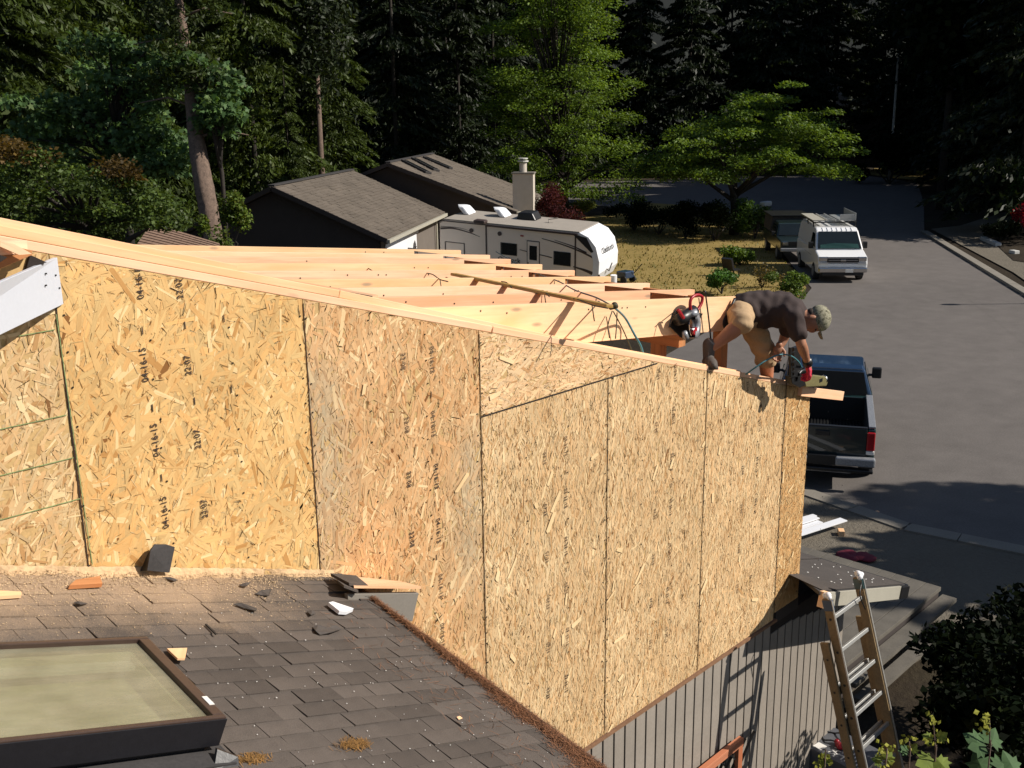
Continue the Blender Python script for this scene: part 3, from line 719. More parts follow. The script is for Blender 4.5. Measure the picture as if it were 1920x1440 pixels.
q1, q2 = rp(A1-.011, -1.375, H+.001), rp(A1-.011, -1.32, H+.001)
MB().beam(q1, q2, .02, .002, up=tuple(rn)).build('sticker', 'paper', sk)

# remaining old roof beyond the corner
M['feltb'] = generic('weathered_felt', (.062, .052, .046), .9, .3, 3, bmp=.4)
er = thing('porch_roof', 'remaining low roof of dark felt with pale fascia beyond the wall corner', 'roof', (6.8, 0, 2.6))
def ez(X): return 2.548 + (7.803-X)*.319
poly = [(6.02, -.47), (7.85, -.47), (7.85, 2.2), (6.56, 2.2), (6.56, .04)]
MB().prism([(a, b_, ez(a)) for a, b_ in poly], (0, 0, -.035)).build('roof_deck', 'felt', er)
for k in range(3):
    ya = -.46 + k*.9
    pl = [(max(6.06, 6.56-(.04-ya)*.0) if ya > 0 else 6.10, ya), (7.84, ya), (7.84, ya+.885), (6.57, ya+.885)]
    MB().prism([(a, b_, ez(a)+.004+.003*k) for a, b_ in pl], (0, 0, .004)).build('felt_strip', 'feltb', er)
MB().beam((6.10, -.485, ez(6.10)-.075), (7.68, -.485, ez(7.68)-.075), .022, .13).build('fascia', 'beigetrim', er, bevel=.002)
MB().beam((7.68, -.485, ez(7.68)-.075), (7.86, -.485, ez(7.86)-.07), .05, .12).build('gutter_end', 'black', er, bevel=.004)
MB().beam((7.87, -.48, ez(7.87)-.05), (7.87, 2.2, ez(7.87)-.05), .09, .08).build('gutter', 'black', er, bevel=.01)
MB().beam((6.02, -.49, ez(6.02)-.068), (6.10, -.49, ez(6.10)-.068), .06, .14).build('rafter_stub', 'lumber_b', er, bevel=.003)
mb = MB(); rr = random.Random(9)
for k in range(40):
    X, Y = rr.uniform(6.6, 7.8), rr.uniform(-.4, 1.0); mb.box((X, Y, ez(X)+.014), (rr.uniform(.005, .02), rr.uniform(.005, .015), .004))
mb.build('wood_chips', 'paper', er)['kind'] = 'stuff'
# gray timber platform below
pf = thing('timber_platform', 'weathered grey timber platform with stepped edge below the porch roof', 'platform', (11, 2, 0))
for k in range(17):
    y0 = .80 + k*.22
    MB().bb((9.3, y0, .44), (12.32, y0+.212, .5)).build('plank', 'deck', pf, bevel=.004)
MB().bb((9.3, .60, .30), (12.4, .80, .36)).build('step_plank', 'deck', pf); MB().bb((9.3, .45, .12), (12.0, .62, .18)).build('step_plank', 'deck', pf)
MB().bb((9.3, .82, .02), (12.3, 4.4, .43)).build('base', 'walldark', pf)
# ================================================================ DEBRIS ON THE OLD ROOF
def roofpt(x, y, h=0.): a, b = rc(x, y, h); return rp(a, b, h)
# sawdust drift along the wall: low mound strip + loose grains
n = 26000
aa = rng.uniform(-2.2, 1.40, n); bb = -np.abs(rng.normal(0, .10, n)) - .004
far = rng.uniform(0, 1, n) < .45; bb[far] = -rng.uniform(0, .62, far.sum())*rng.uniform(.2, 1, far.sum())
keep = (aa < .95) | (bb > -.09); aa, bb = aa[keep], bb[keep]; n = len(aa)
hh = .013 + .012*np.exp(bb/.05)*rng.uniform(.3, 1, n)
base = np.array(RO)[None, :] + aa[:, None]*np.array(d1) + bb[:, None]*np.array(d2) + hh[:, None]*np.array(rn)
th = rng.uniform(0, math.pi, n); s = rng.uniform(.0008, .0032, n)
e1 = (np.cos(th)[:, None]*np.array(d1)+np.sin(th)[:, None]*np.array(d2))*s[:, None]; e2 = (-np.sin(th)[:, None]*np.array(d1)+np.cos(th)[:, None]*np.array(d2) + .4*np.array(rn))*(s*.5)[:, None]
V = np.stack([base-e1-e2, base+e1-e2, base+e1+e2, base-e1+e2], 1)
C = np.array([.62, .46, .28])[None, :]*rng.uniform(.55, 1.25, n)[:, None]
o = quads_obj('sawdust_grains', V, np.clip(C, 0, .9), 'strand'); tag(o, 'pale sawdust scattered over the shingles along the foot of the wall', 'sawdust', kind='stuff')
dv = []; df = []; NX, NB = 150, 5
r2 = np.random.default_rng(4)
for i in range(NX):
    a = -2.3 + 3.68*i/(NX-1); wv = .045+.02*math.sin(a*5)+.015*math.sin(a*17+1)+.01*r2.normal()
    if a > .95: wv *= .7
    for j in range(NB):
        t = j/(NB-1); dv.append(rp(a, -.0 - wv*t, .030*(1-t)**1.3 + .006 + .002*r2.normal()))
for i in range(NX-1):
    for j in range(NB-1): k = i*NB+j; df.append((k, k+1, k+NB+1, k+NB))
me = bpy.data.meshes.new('sawdust_drift'); me.from_pydata([tuple(v) for v in dv], [], df); me.materials.append(M['sawdust'])
o = bpy.data.objects.new('sawdust_drift', me); link(o); tag(o, 'thin drift of sawdust where the old roof meets the sheathing', 'sawdust', kind='stuff')
# dry needles along the rake edge
n = 8500
bb = -(.12+2.6*rng.uniform(0, 1, n)**.75); wid = .008 + .055*np.clip((-bb-.45)/1.2, 0, 1.5)*(.65+.35*np.sin(bb*9)*np.sin(bb*23+1))
aa = AR - np.abs(rng.normal(0, 1, n))*wid*1.1
spot = rng.uniform(0, 1, n) < .05; aa[spot] = 1.42-.5*rng.uniform(0, 1, spot.sum())
hh = .012 + np.clip(.016*rng.uniform(0, 1, n)*np.exp((aa-AR)/.08), 0, 1)
base = np.array(RO)[None, :] + aa[:, None]*np.array(d1) + bb[:, None]*np.array(d2) + hh[:, None]*np.array(rn)
th = rng.uniform(0, math.pi, n); L = rng.uniform(.012, .035, n)
dd = np.cos(th)[:, None]*np.array(d1)+np.sin(th)[:, None]*np.array(d2) + rng.uniform(-.25, .35, n)[:, None]*np.array(rn)
pp = -np.sin(th)[:, None]*np.array(d1)+np.cos(th)[:, None]*np.array(d2)
V = np.stack([base-dd*L[:, None]-pp*.0009, base+dd*L[:, None]-pp*.0006, base+dd*L[:, None]+pp*.0006, base-dd*L[:, None]+pp*.0012], 1)
C = np.array([.19, .088, .045])[None, :]*rng.uniform(.25, 1.8, n)[:, None]
o = quads_obj('fallen_needles', V, C, 'strand'); tag(o, 'drift of rust brown fallen needles along the roof edge', 'needles', kind='stuff')
# moss/needle tufts elsewhere
for (x, y, k) in ((665, 1400, 260), (468, 1428, 200)):
    a0, b0 = rc(x, y); n = k
    aa = a0+rng.normal(0, .035, n); bb = b0+rng.normal(0, .015, n); base = np.array(RO)[None, :] + aa[:, None]*np.array(d1) + bb[:, None]*np.array(d2) + .013*np.array(rn)
    th = rng.uniform(0, math.pi, n); dd = (np.cos(th)[:, None]*np.array(d1)+np.sin(th)[:, None]*np.array(d2) + .3*np.array(rn))*.012; pp = (-np.sin(th)[:, None]*np.array(d1)+np.cos(th)[:, None]*np.array(d2))*.0012
    V = np.stack([base-dd-pp, base+dd-pp, base+dd+pp, base-dd+pp], 1); C = np.array([.24, .13, .04])[None, :]*rng.uniform(.4, 1.4, n)[:, None]
    o = quads_obj('needle_tuft', V, C, 'strand'); tag(o, 'small brown mossy tuft on the shingles ' + ('below the centre of the roof' if x > 600 else 'beside the skylight corner'), 'moss', kind='stuff')
def flat(name, label, cat, pts, h, t, mat, bevel=0, group=None, base=.012):
    P = [roofpt(x, y, base+(h if isinstance(h, (int, float)) else h[i])) for i, (x, y) in enumerate(pts)]
    o = MB().prism(P, rn*t).build(name, mat, None, bevel=bevel); return tag(o, label, cat, group)
flat('wood_offcut', 'orange wood offcut lying in sawdust near the wall', 'offcut', [(128, 1105), (140, 1094), (185, 1087), (190, 1101)], .004, .018, 'lumber_dark')
flat('wood_shim', 'pale wood shim at the far left edge of the roof', 'offcut', [(-30, 1112), (38, 1115), (39, 1121), (-30, 1126)], .004, .014, 'lumber_b')
flat('trim_offcut', 'small white trim offcut on the shingles near the roof edge', 'offcut', [(614, 1136), (622, 1134), (661, 1147), (648, 1153), (634, 1152)], .006, .019, 'white', .001)
flat('plywood_scrap', 'pale plywood scrap leaning beside the skylight', 'offcut', [(312, 1219), (350, 1218), (346, 1238), (332, 1238)], (.004, .004, .02, .02), .008, 'lumber_b')
flat('shake_piece', 'thin dark splinter standing on the shingles right of the skylight', 'splinter', [(384, 1172), (387, 1172), (406, 1190), (404, 1191)], (.0, .0, .008, .008), .006, 'barkdark')
frags = [([(448, 1097), (460, 1093), (470, 1092), (463, 1099), (452, 1100)], 'curled brown shingle scrap near the wall foot'),
         ([(478, 1114), (490, 1107), (509, 1105), (505, 1117), (492, 1117)], 'rounded grey shingle scrap in the sawdust'),
         ([(437, 1133), (452, 1131), (482, 1142), (480, 1146), (458, 1141)], 'long torn shingle strip on the sunny part of the roof'),
         ([(305, 1083), (320, 1083), (333, 1088), (325, 1090)], 'tiny dark scrap left of the sawdust drift centre'),
         ([(586, 1176), (596, 1172), (615, 1178), (628, 1172), (640, 1180), (622, 1186), (600, 1191), (592, 1184)], 'ragged torn grey shingle patch below the white trim offcut'),
         ([(575, 1147), (585, 1144), (592, 1150), (583, 1154)], 'small brown bark flake left of the white trim offcut'),
         ([(137, 1131), (146, 1128), (164, 1132), (150, 1134)], 'small bark sliver above the skylight')]
for pts_, lb in frags:
    flat('shingle_scrap', lb, 'roofing scrap', pts_, [.0 + (.012 if i % 2 else .002) for i in range(len(pts_))], .0025, 'feltb')
flat('leaf', 'small yellow fallen leaf on the dark shingles', 'leaf', [(856, 1345), (862, 1343), (867, 1347), (860, 1350)], .002, .002, 'lumber_b')
mb = MB(); rr = random.Random(2)
for k in range(170):
    x, y = rr.uniform(330, 1050), rr.uniform(1120, 1440); a, b = rc(x, y)
    if a < AR-.04 and not (a < A1+.05 and b < B1+.1): 
        c = rp(a, b, .0135); sz = rr.uniform(.0015, .005)*(2 if rr.random() < .06 else 1); mb.box(c, (sz, sz*.7, .002), RM @ Matrix.Rotation(rr.uniform(0, 3), 3, 'Z'))
o = mb.build('pale_specks', 'paper'); tag(o, 'tiny pale paint chips and wood specks dotted over the shingles', 'debris', kind='stuff')
# black felt flap standing against the wall
bf = thing('metal_flashing', 'bent black flashing piece standing against the yellow sheathing', 'flashing', tuple(onY(300, 1070, -.05)))
P = lambda x, y, Y: onY(x, y, Y)
MB().prism([P(276, 1070, -.075), P(318, 1074, -.06), P(328, 1026, -.035), P(312, 1021, -.04), P(290, 1021, -.05), P(282, 1034, -.07)], (.0, .007, .0)).build('front_leaf', 'felt', bf, bevel=.001)
MB().prism([P(276, 1070, -.068), P(262, 1071, -.01), P(281, 1030, -.01), P(290, 1021, -.045)], (.004, .003, 0)).build('side_leaf', 'black', bf)

# ================================================================ LEVEL / BATTEN ACROSS RAFTERS
na = Vector((.1174, 0, .993)).normalized(); pa = Vector((5.5, .14, 5.69))
K = onP(850, 517, na, pa+na*.012); E_ = onP(1143, 578, na, pa+na*.012)
M['brassy'] = generic('yellow_stained_batten', (.40, .235, .055), .5, .15, 20)
o = MB().beam(K+na*.012, E_+na*.012, .055, .022, up=tuple(na)).build('yellow_batten', 'brassy', None, bevel=.003)
tag(o, 'long yellow brown straightedge lying across the rafters', 'straightedge')

# ================================================================ HOSES AND CORDS
def spline(pts, n=6):
    pts = [Vector(p) for p in pts]; out = []
    q = [pts[0]*2-pts[1]] + pts + [pts[-1]*2-pts[-2]]
    for i in range(1, len(q)-2):
        for k in range(n):
            t = k/n; a, b, c, d = q[i-1], q[i], q[i+1], q[i+2]
            out.append(.5*((2*b)+(c-a)*t+(2*a-5*b+4*c-d)*t*t+(3*b-a-3*c+d)*t**3))
    return out + [pts[-1]]
hp = [onP(x, y, na, pa+na*.012) for x, y in ((930, 472), (965, 492), (985, 503), (1020, 518), (1048, 528), (1080, 545), (1118, 558), (1150, 575))]
hp2 = [onY(1172, 596, .08), onY(1190, 628, .06), onY(1201, 648, .05), onY(1206, 665, .055)]
o = MB().tube(spline(hp, 5), .006, 6).build('air_hose', 'hosegrey', None, smooth=True); tag(o, 'grey air hose draped over the staggered rafter tops', 'hose')
o = MB().tube(spline([hp[-1]]+hp2, 6), .008, 6).build('hose_loop', 'hose', None, smooth=True); tag(o, 'blue green hose end bending down onto the wall plate', 'hose')
o = MB().ball(hp[-1]+Vector((0, -.01, .01)), .022).tube([hp[-1]-Vector((.03, 0, 0)), hp[-1]+Vector((.03, 0, 0))], .018, 8).build('hose_coupling', 'cord', None); tag(o, 'dark hose coupling at the end of the grey hose', 'coupling')
for i, (x, y) in enumerate(((983, 505), (1012, 515), (1040, 527), (1078, 545), (1118, 560))):
    a = onP(x, y, na, pa+na*.01); 
    o = MB().tube([a, a+Vector((-.055, -.02, -.13))], .0035, 5).build('hanging_wire', 'cord'); tag(o, ['thin wire hanging below the hose at its far end', 'second thin wire hanging below the hose', 'middle thin wire hanging below the hose', 'fourth thin wire hanging below the hose', 'thin wire hanging below the hose nearest its coupling'][i], 'wire', 'wires hanging from the hose')
cords = [((492, 482), (494, 475), (498, 482)), ((525, 492), (528, 486), (535, 492), (540, 498)), ((677, 501), (688, 502), (705, 512)), ((800, 512), (812, 515), (825, 524), (840, 528)), ((940, 528), (950, 530), (960, 540)), ((1013, 545), (1020, 546), (1030, 556)), ((1075, 560), (1085, 562), (1110, 572), (1140, 578))]
for i, c in enumerate(cords):
    ps_ = [onP(x, y, na, pa+na*.03) for x, y in c]
    mb = MB().tube(spline(ps_, 4), .0045, 5); mb.tube([ps_[len(ps_)//2], ps_[len(ps_)//2]+Vector((.0, -.02, -.10))], .004, 5)
    o = mb.build('cord_loop', 'cord', None, smooth=True)
    tag(o, ['dark cord loop on the farthest rafters at far left', 'second dark cord loop from the left', 'dark cord loop above the middle rafters left', 'dark cord loop with plug left of the straightedge', 'dark cord behind the straightedge, far end', 'dark cord behind the straightedge, middle', 'dark cord behind the straightedge, near end'][i], 'cord', 'dark cord loops on the rafters')
for pts_, lb in ((((1148, 583), (1140, 610), (1143, 634)), 'dark cord hanging down the nearest rafter, left strand'), (((1157, 586), (1156, 612), (1154, 635)), 'dark cord hanging down the nearest rafter, middle strand'), (((1150, 584), (1168, 618), (1187, 662)), 'thin brown cord running down to the wall plate')):
    o = MB().tube(spline([onY(x, y, .10-.03*i) for i, (x, y) in enumerate(pts_)], 5), .0045, 5).build('power_cord', 'cord', None, smooth=True); tag(o, lb, 'cord')
o = MB().tube(spline([onY(x, y, .10) for x, y in ((1322, 545), (1326, 575), (1329, 600), (1333, 640), (1336, 690))], 6), .006, 6).build('saw_cord', 'black', None, smooth=True); tag(o, 'black power cord falling beside the red saw', 'cord')

# ================================================================ CIRCULAR SAW
cs = thing('circular_saw', 'red and grey worm drive circular saw hung on the nearest rafter', 'circular saw', tuple(onY(1290, 592, .05)))
S_ = lambda x, y, Y=.04: onY(x, y, Y)
mb = MB(); ax = Vector((.25, -.95, .1)).normalized(); c = S_(1300, 610, .03)
dwn = (S_(1287, 633)-S_(1307, 578)).normalized()
# blade guard: elongated curved shell
def ring(c, r0, r1, ax, th, a0, a1, refx, n=18):
    x = (Vector(refx)-ax*Vector(refx).dot(ax)).normalized(); y = ax.cross(x); vs = []; fs = []
    for i in range(n+1):
        t = a0+(a1-a0)*i/n; d = x*math.cos(t)+y*math.sin(t)
        for r in (r0, r1):
            for h in (-th/2, th/2): vs.append(c+d*r+ax*h)
    for i in range(n):
        k = i*4
        for a, b in ((0, 1), (1, 3), (3, 2), (2, 0)): fs.append((k+a, k+b, k+4+b, k+4+a))
    return vs, fs
vs, fs = ring(c, .045, .098, ax, .05, 0, math.pi*1.25, dwn); MB().add(vs, fs).build('upper_guard', 'greymetal', cs, smooth=True)
MB().disc(c, ax, .088, .004, 28).build('blade', 'chrome', cs)
vs, fs = ring(c+ax*.012, .02, .078, ax, .02, -.6, 1.2, dwn); MB().add(vs, fs).build('lower_guard', 'red', cs)
# handle loop, motor, base plate, trigger
hp_ = spline([S_(1298, 592), S_(1294, 575), S_(1296, 560), S_(1306, 553), S_(1316, 556), S_(1316, 566), S_(1310, 578), S_(1302, 588)], 4)
MB().tube(hp_, .012, 8).build('rear_handle', 'red', cs, smooth=True)
mc = S_(1284, 590, .07); MB().tube([mc+Vector((.10, -.02, .02)), mc+Vector((-.02, .0, -.02)), mc+Vector((-.10, .0, -.03))], [.045, .052, .040], 12).build('motor', 'black', cs, smooth=True)
MB().tube([S_(1296, 582, .05), S_(1300, 594, .03)], [.04, .05], 12).build('gear_case', 'greymetal', cs, smooth=True)
MB().beam(S_(1271, 580, .03), S_(1282, 597, .02), .022, .02).build('front_grip', 'red', cs, bevel=.004)
MB().prism([S_(1256, 612, .115), S_(1270, 580, .115), S_(1318, 588, .10), S_(1292, 640, .10), S_(1276, 632, .11)], ax*-.004).build('base_plate', 'black', cs)
MB().tube(spline([S_(1272, 584, .05), S_(1262, 586, .05), S_(1254, 614, .05)], 4), .004, 6).build('hanging_hook', 'black', cs)
mb = MB(); mb.tube([S_(1283, 622, .03), S_(1286, 634, .03)], [.02, .026], 10); mb.build('dust_chute', 'greymetal', cs, smooth=True)
# rest on wall plate / rafter nail
MB().tube([S_(1266, 585, .02), S_(1266, 583, .15)], .004, 6).build('nail', 'metaldark', cs)

# ================================================================ NAIL GUN
ng = thing('nail_gun', 'olive framing nail gun with black magazine held at the wall corner', 'nail gun', tuple(onY(1510, 712, -.1)))
Y_ = -.12
def Nn(x, y, Y=Y_): return onY(x, y, Y)
MB().prism([Nn(1506, 714), Nn(1524, 703), Nn(1548, 706), Nn(1553, 716), Nn(1550, 724), Nn(1512, 726)], (0, .075, 0)).build('body', 'olive', ng, bevel=.008)
MB().disc(Nn(1551, 713)+Vector((0, .035, 0)), Vector((.95, 0, -.1)), .040, .02, 18).build('end_cap', 'chrome', ng, bevel=.004)
MB().disc(Nn(1553, 713)+Vector((.004, .035, 0)), Vector((.95, 0, -.1)), .026, .022, 14).build('exhaust_disc', 'metaldark', ng)
MB().prism([Nn(1489, 652), Nn(1500, 648), Nn(1503, 716), Nn(1489, 716)], (0, .028, 0)).build('magazine', 'black', ng, bevel=.003)
MB().prism([Nn(1482, 652, -.13), Nn(1485, 652, -.13), Nn(1486, 710, -.13), Nn(1483, 708, -.13)], (0, .02, 0)).build('magazine_rail', 'metaldark', ng)
mb = MB()
for k in range(6): mb.beam(Nn(1484, 662+k*9, -.125), Nn(1491, 659+k*9, -.125), .018, .010)
mb.build('magazine_rungs', 'black', ng)
MB().prism([Nn(1483, 706), Nn(1507, 706), Nn(1512, 722), Nn(1500, 727), Nn(1486, 720)], (0, .06, 0)).build('nose', 'black', ng, bevel=.004)
MB().tube(spline([Nn(1497, 702), Nn(1502, 696), Nn(1510, 695), Nn(1518, 698), Nn(1520, 704)], 4), .016, 8).build('grip', 'black', ng, smooth=True)
MB().disc(Nn(1503, 690), Vector((.5, -.5, .6)), .016, .03, 10).build('air_fitting', 'chrome', ng)
MB().box(Nn(1539, 713)-Vector((0, .002, 0)), (.05, .004, .03)).build('side_label', 'black', ng)
o = MB().tube(spline([onY(1398, 702, -.03), onY(1415, 690, -.1), onY(1438, 675, -.16), onY(1462, 665, -.19), onY(1482, 667, -.2), onY(1497, 678, -.16), Nn(1503, 689)], 7), .0065, 6).build('nailer_hose', 'hose', None, smooth=True)
tag(o, 'blue green air hose curving from the wall plate to the nail gun', 'hose')

# ================================================================ WORKER
D = dep
man = thing('person', 'worker in dark T-shirt, khaki shorts and camouflage cap bending over the wall corner', 'person', tuple(D(1400, 640, 8.55)))
pelvis = D(1394, 586, 8.52); waist = D(1414, 578, 8.52); belly = D(1436, 577, 8.52); chest = D(1466, 581, 8.52); upch = D(1486, 588, 8.50); neck0 = D(1500, 591, 8.48); neck1 = D(1512, 595, 8.46); headc = D(1528, 599, 8.45); crown = D(1545, 592, 8.44)
hipR = D(1388, 590, 8.40); kneeR = D(1388, 606, 8.02); 
kneeR = D(1392, 606, 8.16); midR = D(1362, 628, 8.22); ankR = D(1329, 656, 8.24); toeR = D(1316, 676, 8.10); heelR = D(1327, 678, 8.26)
hipL = D(1402, 592, 8.70); kneeL = D(1436, 664, 8.96); ankL = D(1441, 752, 9.42); toeL = D(1448, 772, 9.55)
shR = D(1488, 594, 8.34); elR = D(1502, 644, 8.36); wrR = D(1514, 680, 8.62); hdR = D(1517, 694, 8.66)
shL = D(1482, 598, 8.68); elL = D(1470, 634, 8.86); wrL = D(1463, 650, 8.84); hdL = D(1459, 654, 8.80)
def vox(name, mb, mat, parent, voxel=.012, sm=6, k=.5):
    me = bpy.data.meshes.new(name); me.from_pydata([tuple(v) for v in mb.v], [], mb.f)
    bm = bmesh.new(); bm.from_mesh(me); bmesh.ops.recalc_face_normals(bm, faces=bm.faces); bm.to_mesh(me); bm.free()
    o = bpy.data.objects.new(name, me); COL.objects.link(o)
    rm = o.modifiers.new('r', 'REMESH'); rm.mode = 'VOXEL'; rm.voxel_size = voxel; rm.use_smooth_shade = True
    sm_ = o.modifiers.new('s', 'SMOOTH'); sm_.factor = k; sm_.iterations = sm
    me2 = bpy.data.meshes.new_from_object(o.evaluated_get(bpy.context.evaluated_depsgraph_get())); bpy.data.objects.remove(o)
    me2.materials.clear(); me2.materials.append(M[mat]); me2.transform(Matrix.Translation(-parent.location))
    me2.polygons.foreach_set('use_smooth', [True]*len(me2.polygons)); me2.name = name
    ob = bpy.data.objects.new(name, me2); link(ob, parent); return ob
def chain(mb, pts, n=5):
    """tapered limb through (point, radius) pairs, rounded at every joint"""
    for (a, ra), (b, rb) in zip(pts, pts[1:]):
        mb.tube([a.lerp(b, i/n) for i in range(n+1)], [ra+(rb-ra)*i/n for i in range(n+1)], 14)
    for p_, r_ in pts: mb.ball(p_, r_, 14, 9)
    return mb
ht = (crown-neck1).normalized(); fd = (-UP*.93 + RT*.30 - FW*.12); fd = (fd-ht*fd.dot(ht)).normalized(); sdv = ht.cross(fd)
HR = Matrix((fd, sdv, ht)).transposed(); hc = headc
b_ = MB()
chain(b_, [(pelvis, .13), (belly, .12), (chest, .135), (upch, .10), (neck0, .062), (neck1, .056), (hc, .07)])
b_.ball(hc+ht*.012, (.098, .078, .108), 18, 12, HR).ball(hc+fd*.040-ht*.070, (.048, .046, .045), 12, 8, HR).ball(hc+fd*.094-ht*.030, (.018, .012, .026), 8, 6, HR)
chain(b_, [(hipR, .095), (kneeR, .066)]); chain(b_, [(kneeR, .064), (kneeR.lerp(ankR, .32), .062), (kneeR.lerp(ankR, .7), .044), (ankR, .036), (ankR+Vector((0, 0, -.05)), .036)])
chain(b_, [(hipL, .10), (kneeL, .064), (kneeL.lerp(ankL, .3), .062), (kneeL.lerp(ankL, .7), .044), (ankL, .038)])
chain(b_, [(shR, .064), (shR.lerp(elR, .5), .050), (elR, .042), (elR.lerp(wrR, .28), .044), (elR.lerp(wrR, .8), .030), (wrR, .028), (hdR, .026)])
chain(b_, [(shL, .064), (shL.lerp(elL, .5), .048), (elL, .041), (elL.lerp(wrL, .5), .036), (wrL, .028)])
vox('body', b_, 'skin', man, .010, 5)
t_ = MB(); up_n = (chest-pelvis).normalized(); sd_n = (shR-shL).normalized()
chain(t_, [(D(1398, 580, 8.5), .140), (waist, .142), (belly, .142), (chest, .150), (upch, .120), (D(1496, 589, 8.48), .070)])
TR = Matrix((up_n, sd_n-up_n*sd_n.dot(up_n), up_n.cross(sd_n))).transposed()
t_.ball(chest.lerp(upch, .4), (.15, .20, .135), 16, 10, TR)
t_.ball(belly-Vector((0, 0, .05)), (.17, .12, .125), 14, 9, TR)
chain(t_, [(shR, .082), (shR.lerp(elR, .45), .072), (shR.lerp(elR, .60), .074)]); chain(t_, [(shL, .080), (shL.lerp(elL, .55), .068)])
shirt = vox('t_shirt', t_, 'shirt', man, .011, 5)
rr = random.Random(5)
for v in shirt.data.vertices:
    c = v.co; v.co = c + v.normal*(.004*math.sin(c.x*46+c.z*38+math.sin(c.y*30)*1.5)+.003*math.sin(c.y*70-c.x*30))
s_ = MB(); chain(s_, [(D(1392, 585, 8.53), .145), (D(1400, 588, 8.53), .135)])
chain(s_, [(hipR, .112), (hipR.lerp(kneeR, .7), .094), (kneeR, .084)]); s_.tube([kneeR-(kneeR-hipR).normalized()*.02, kneeR.lerp(midR, .16)], [.086, .096], 14)
chain(s_, [(hipL, .118), (hipL.lerp(kneeL, .6), .100), (kneeL, .090)]); s_.tube([kneeL, kneeL.lerp(ankL, .14)], [.092, .098], 14)
sh_o = vox('shorts', s_, 'shorts', man, .011, 4)
for v in sh_o.data.vertices:
    c = v.co; v.co = c + v.normal*(.004*math.sin(c.z*70+c.x*20)+.003*math.sin(c.x*60+c.y*50))
p_ = MB().ball(D(1364, 594, 8.44), (.05, .05, .075), 10, 8).ball(D(1358, 604, 8.42), (.05, .04, .06), 10, 8).ball(D(1372, 580, 8.48), (.05, .05, .04), 10, 8)
vox('tool_pouch', p_, 'black', man, .010, 3)
MB().tube(spline([D(1378, 560, 8.40), D(1372, 575, 8.37), D(1372, 592, 8.38), D(1380, 606, 8.42)], 4), .012, 6).build('belt', 'black', man, smooth=True)
def boot(ank, toe, nm):
    z0 = toe.z-.03; f = (toe-ank); f.z = 0; f.normalize(); sd = Vector((-f.y, f.x, 0)); bt_ = MB()
    a0 = Vector((ank.x, ank.y, z0))
    chain(bt_, [(ank+Vector((0, 0, .045)), .050), (ank, .048), (a0+Vector((0, 0, .045)), .044)], 3)
    bt_.ball(a0+f*.10+Vector((0, 0, .035)), (.12, .046, .045), 14, 8, Matrix((f, sd, Vector((0, 0, 1)))).transposed()).ball(a0-f*.02+Vector((0, 0, .03)), (.055, .042, .045), 12, 8, Matrix((f, sd, Vector((0, 0, 1)))).transposed())
    bt_.box(a0+f*.065+Vector((0, 0, .012)), (.25, .080, .024), Matrix((f, sd, Vector((0, 0, 1)))).transposed())
    return vox(nm, bt_, 'boot', man, .007, 2)
tr_ = Vector((5.02, -.02, zt(5.02)+.075)); boot(ankR, ankR+Vector((-.10, -.10, -.085)), 'boot'); boot(ankL, toeL, 'boot')
MB().tube([ankR+Vector((0, 0, .04)), ankR.lerp(kneeR, .10)+Vector((0, 0, .05))], [.044, .042], 12).build('sock', 'greytrim', man, smooth=True)
def hand(c, fdir, pdir, mat, nm, s=1., curl=.6):
    f = Vector(fdir).normalized(); p = Vector(pdir); p = (p-f*p.dot(f)).normalized(); q = f.cross(p); h_ = MB()
    h_.ball(c, (.048*s, .042*s, .020*s), 12, 8, Matrix((f, q, p)).transposed()).ball(c-f*.045*s, .027*s, 10, 7)
    for o_, ln in ((-.030, .062), (-.010, .076), (.010, .071), (.029, .056)):
        k0 = c+f*.038*s+q*o_*s; k1 = k0+(f*.85+p*.5*curl).normalized()*ln*.45*s; k2 = k1+(f*(1-curl)+p*curl).normalized()*ln*.36*s; k3 = k2+(p*.9-f*.5*curl).normalized()*ln*.26*s
        chain(h_, [(k0, .0105*s), (k1, .0100*s), (k2, .0092*s), (k3, .0082*s)], 2)
    t0 = c-f*.012*s-q*.034*s; chain(h_, [(t0, .014*s), (t0-q*.022*s+f*.022*s+p*.008*s, .0118*s), (t0-q*.020*s+f*.048*s+p*.024*s, .0100*s)], 2)
    return vox(nm, h_, mat, man, .0045, 1)
hand(D(1516, 692, 8.66), (wrR*-1+D(1519, 704, 8.70)), -RT, 'glovered', 'glove', 1.2, .8)
MB().tube([wrR.lerp(elR, -.05), wrR.lerp(elR, .14)], [.041, .038], 12).build('glove_cuff', 'black', man, smooth=True)
hand(D(1459, 656, 8.80), Vector((0, 0, -1))+RT*-.15, -FW, 'skin', 'hand', 1., .4)
cp_ = MB(); cp_.ball(hc+ht*.040-fd*.008, (.108, .090, .088), 20, 14, HR)
cap = cp_.build('cap', 'camo', man, smooth=True)
bp = []
for i in range(9):
    t = -1+2*i/8; bp.append(hc+ht*.030+fd*(.085+.080*math.cos(t*1.35))+sdv*(.078*math.sin(t*1.35)/.98)+ht*(-.020*abs(t)+.010))
MB().prism(bp, ht*.008).build('cap_brim', 'camo', man, smooth=False)
MB().ball(hc+sdv*.080-ht*.030-fd*.010, (.018, .009, .030), 8, 6, HR).ball(hc-sdv*.080-ht*.030-fd*.010, (.018, .009, .030), 8, 6, HR).build('ears', 'skin', man, smooth=True)
MB().ball(hc+fd*.088-ht*.006+sdv*.030, (.008, .012, .007), 8, 6, HR).ball(hc+fd*.088-ht*.006-sdv*.030, (.008, .012, .007), 8, 6, HR).build('eyes', 'hair', man, smooth=True)
MB().ball(hc+fd*.083-ht*.072, (.010, .022, .006), 8, 6, HR).build('mouth', 'redwood', man, smooth=True)
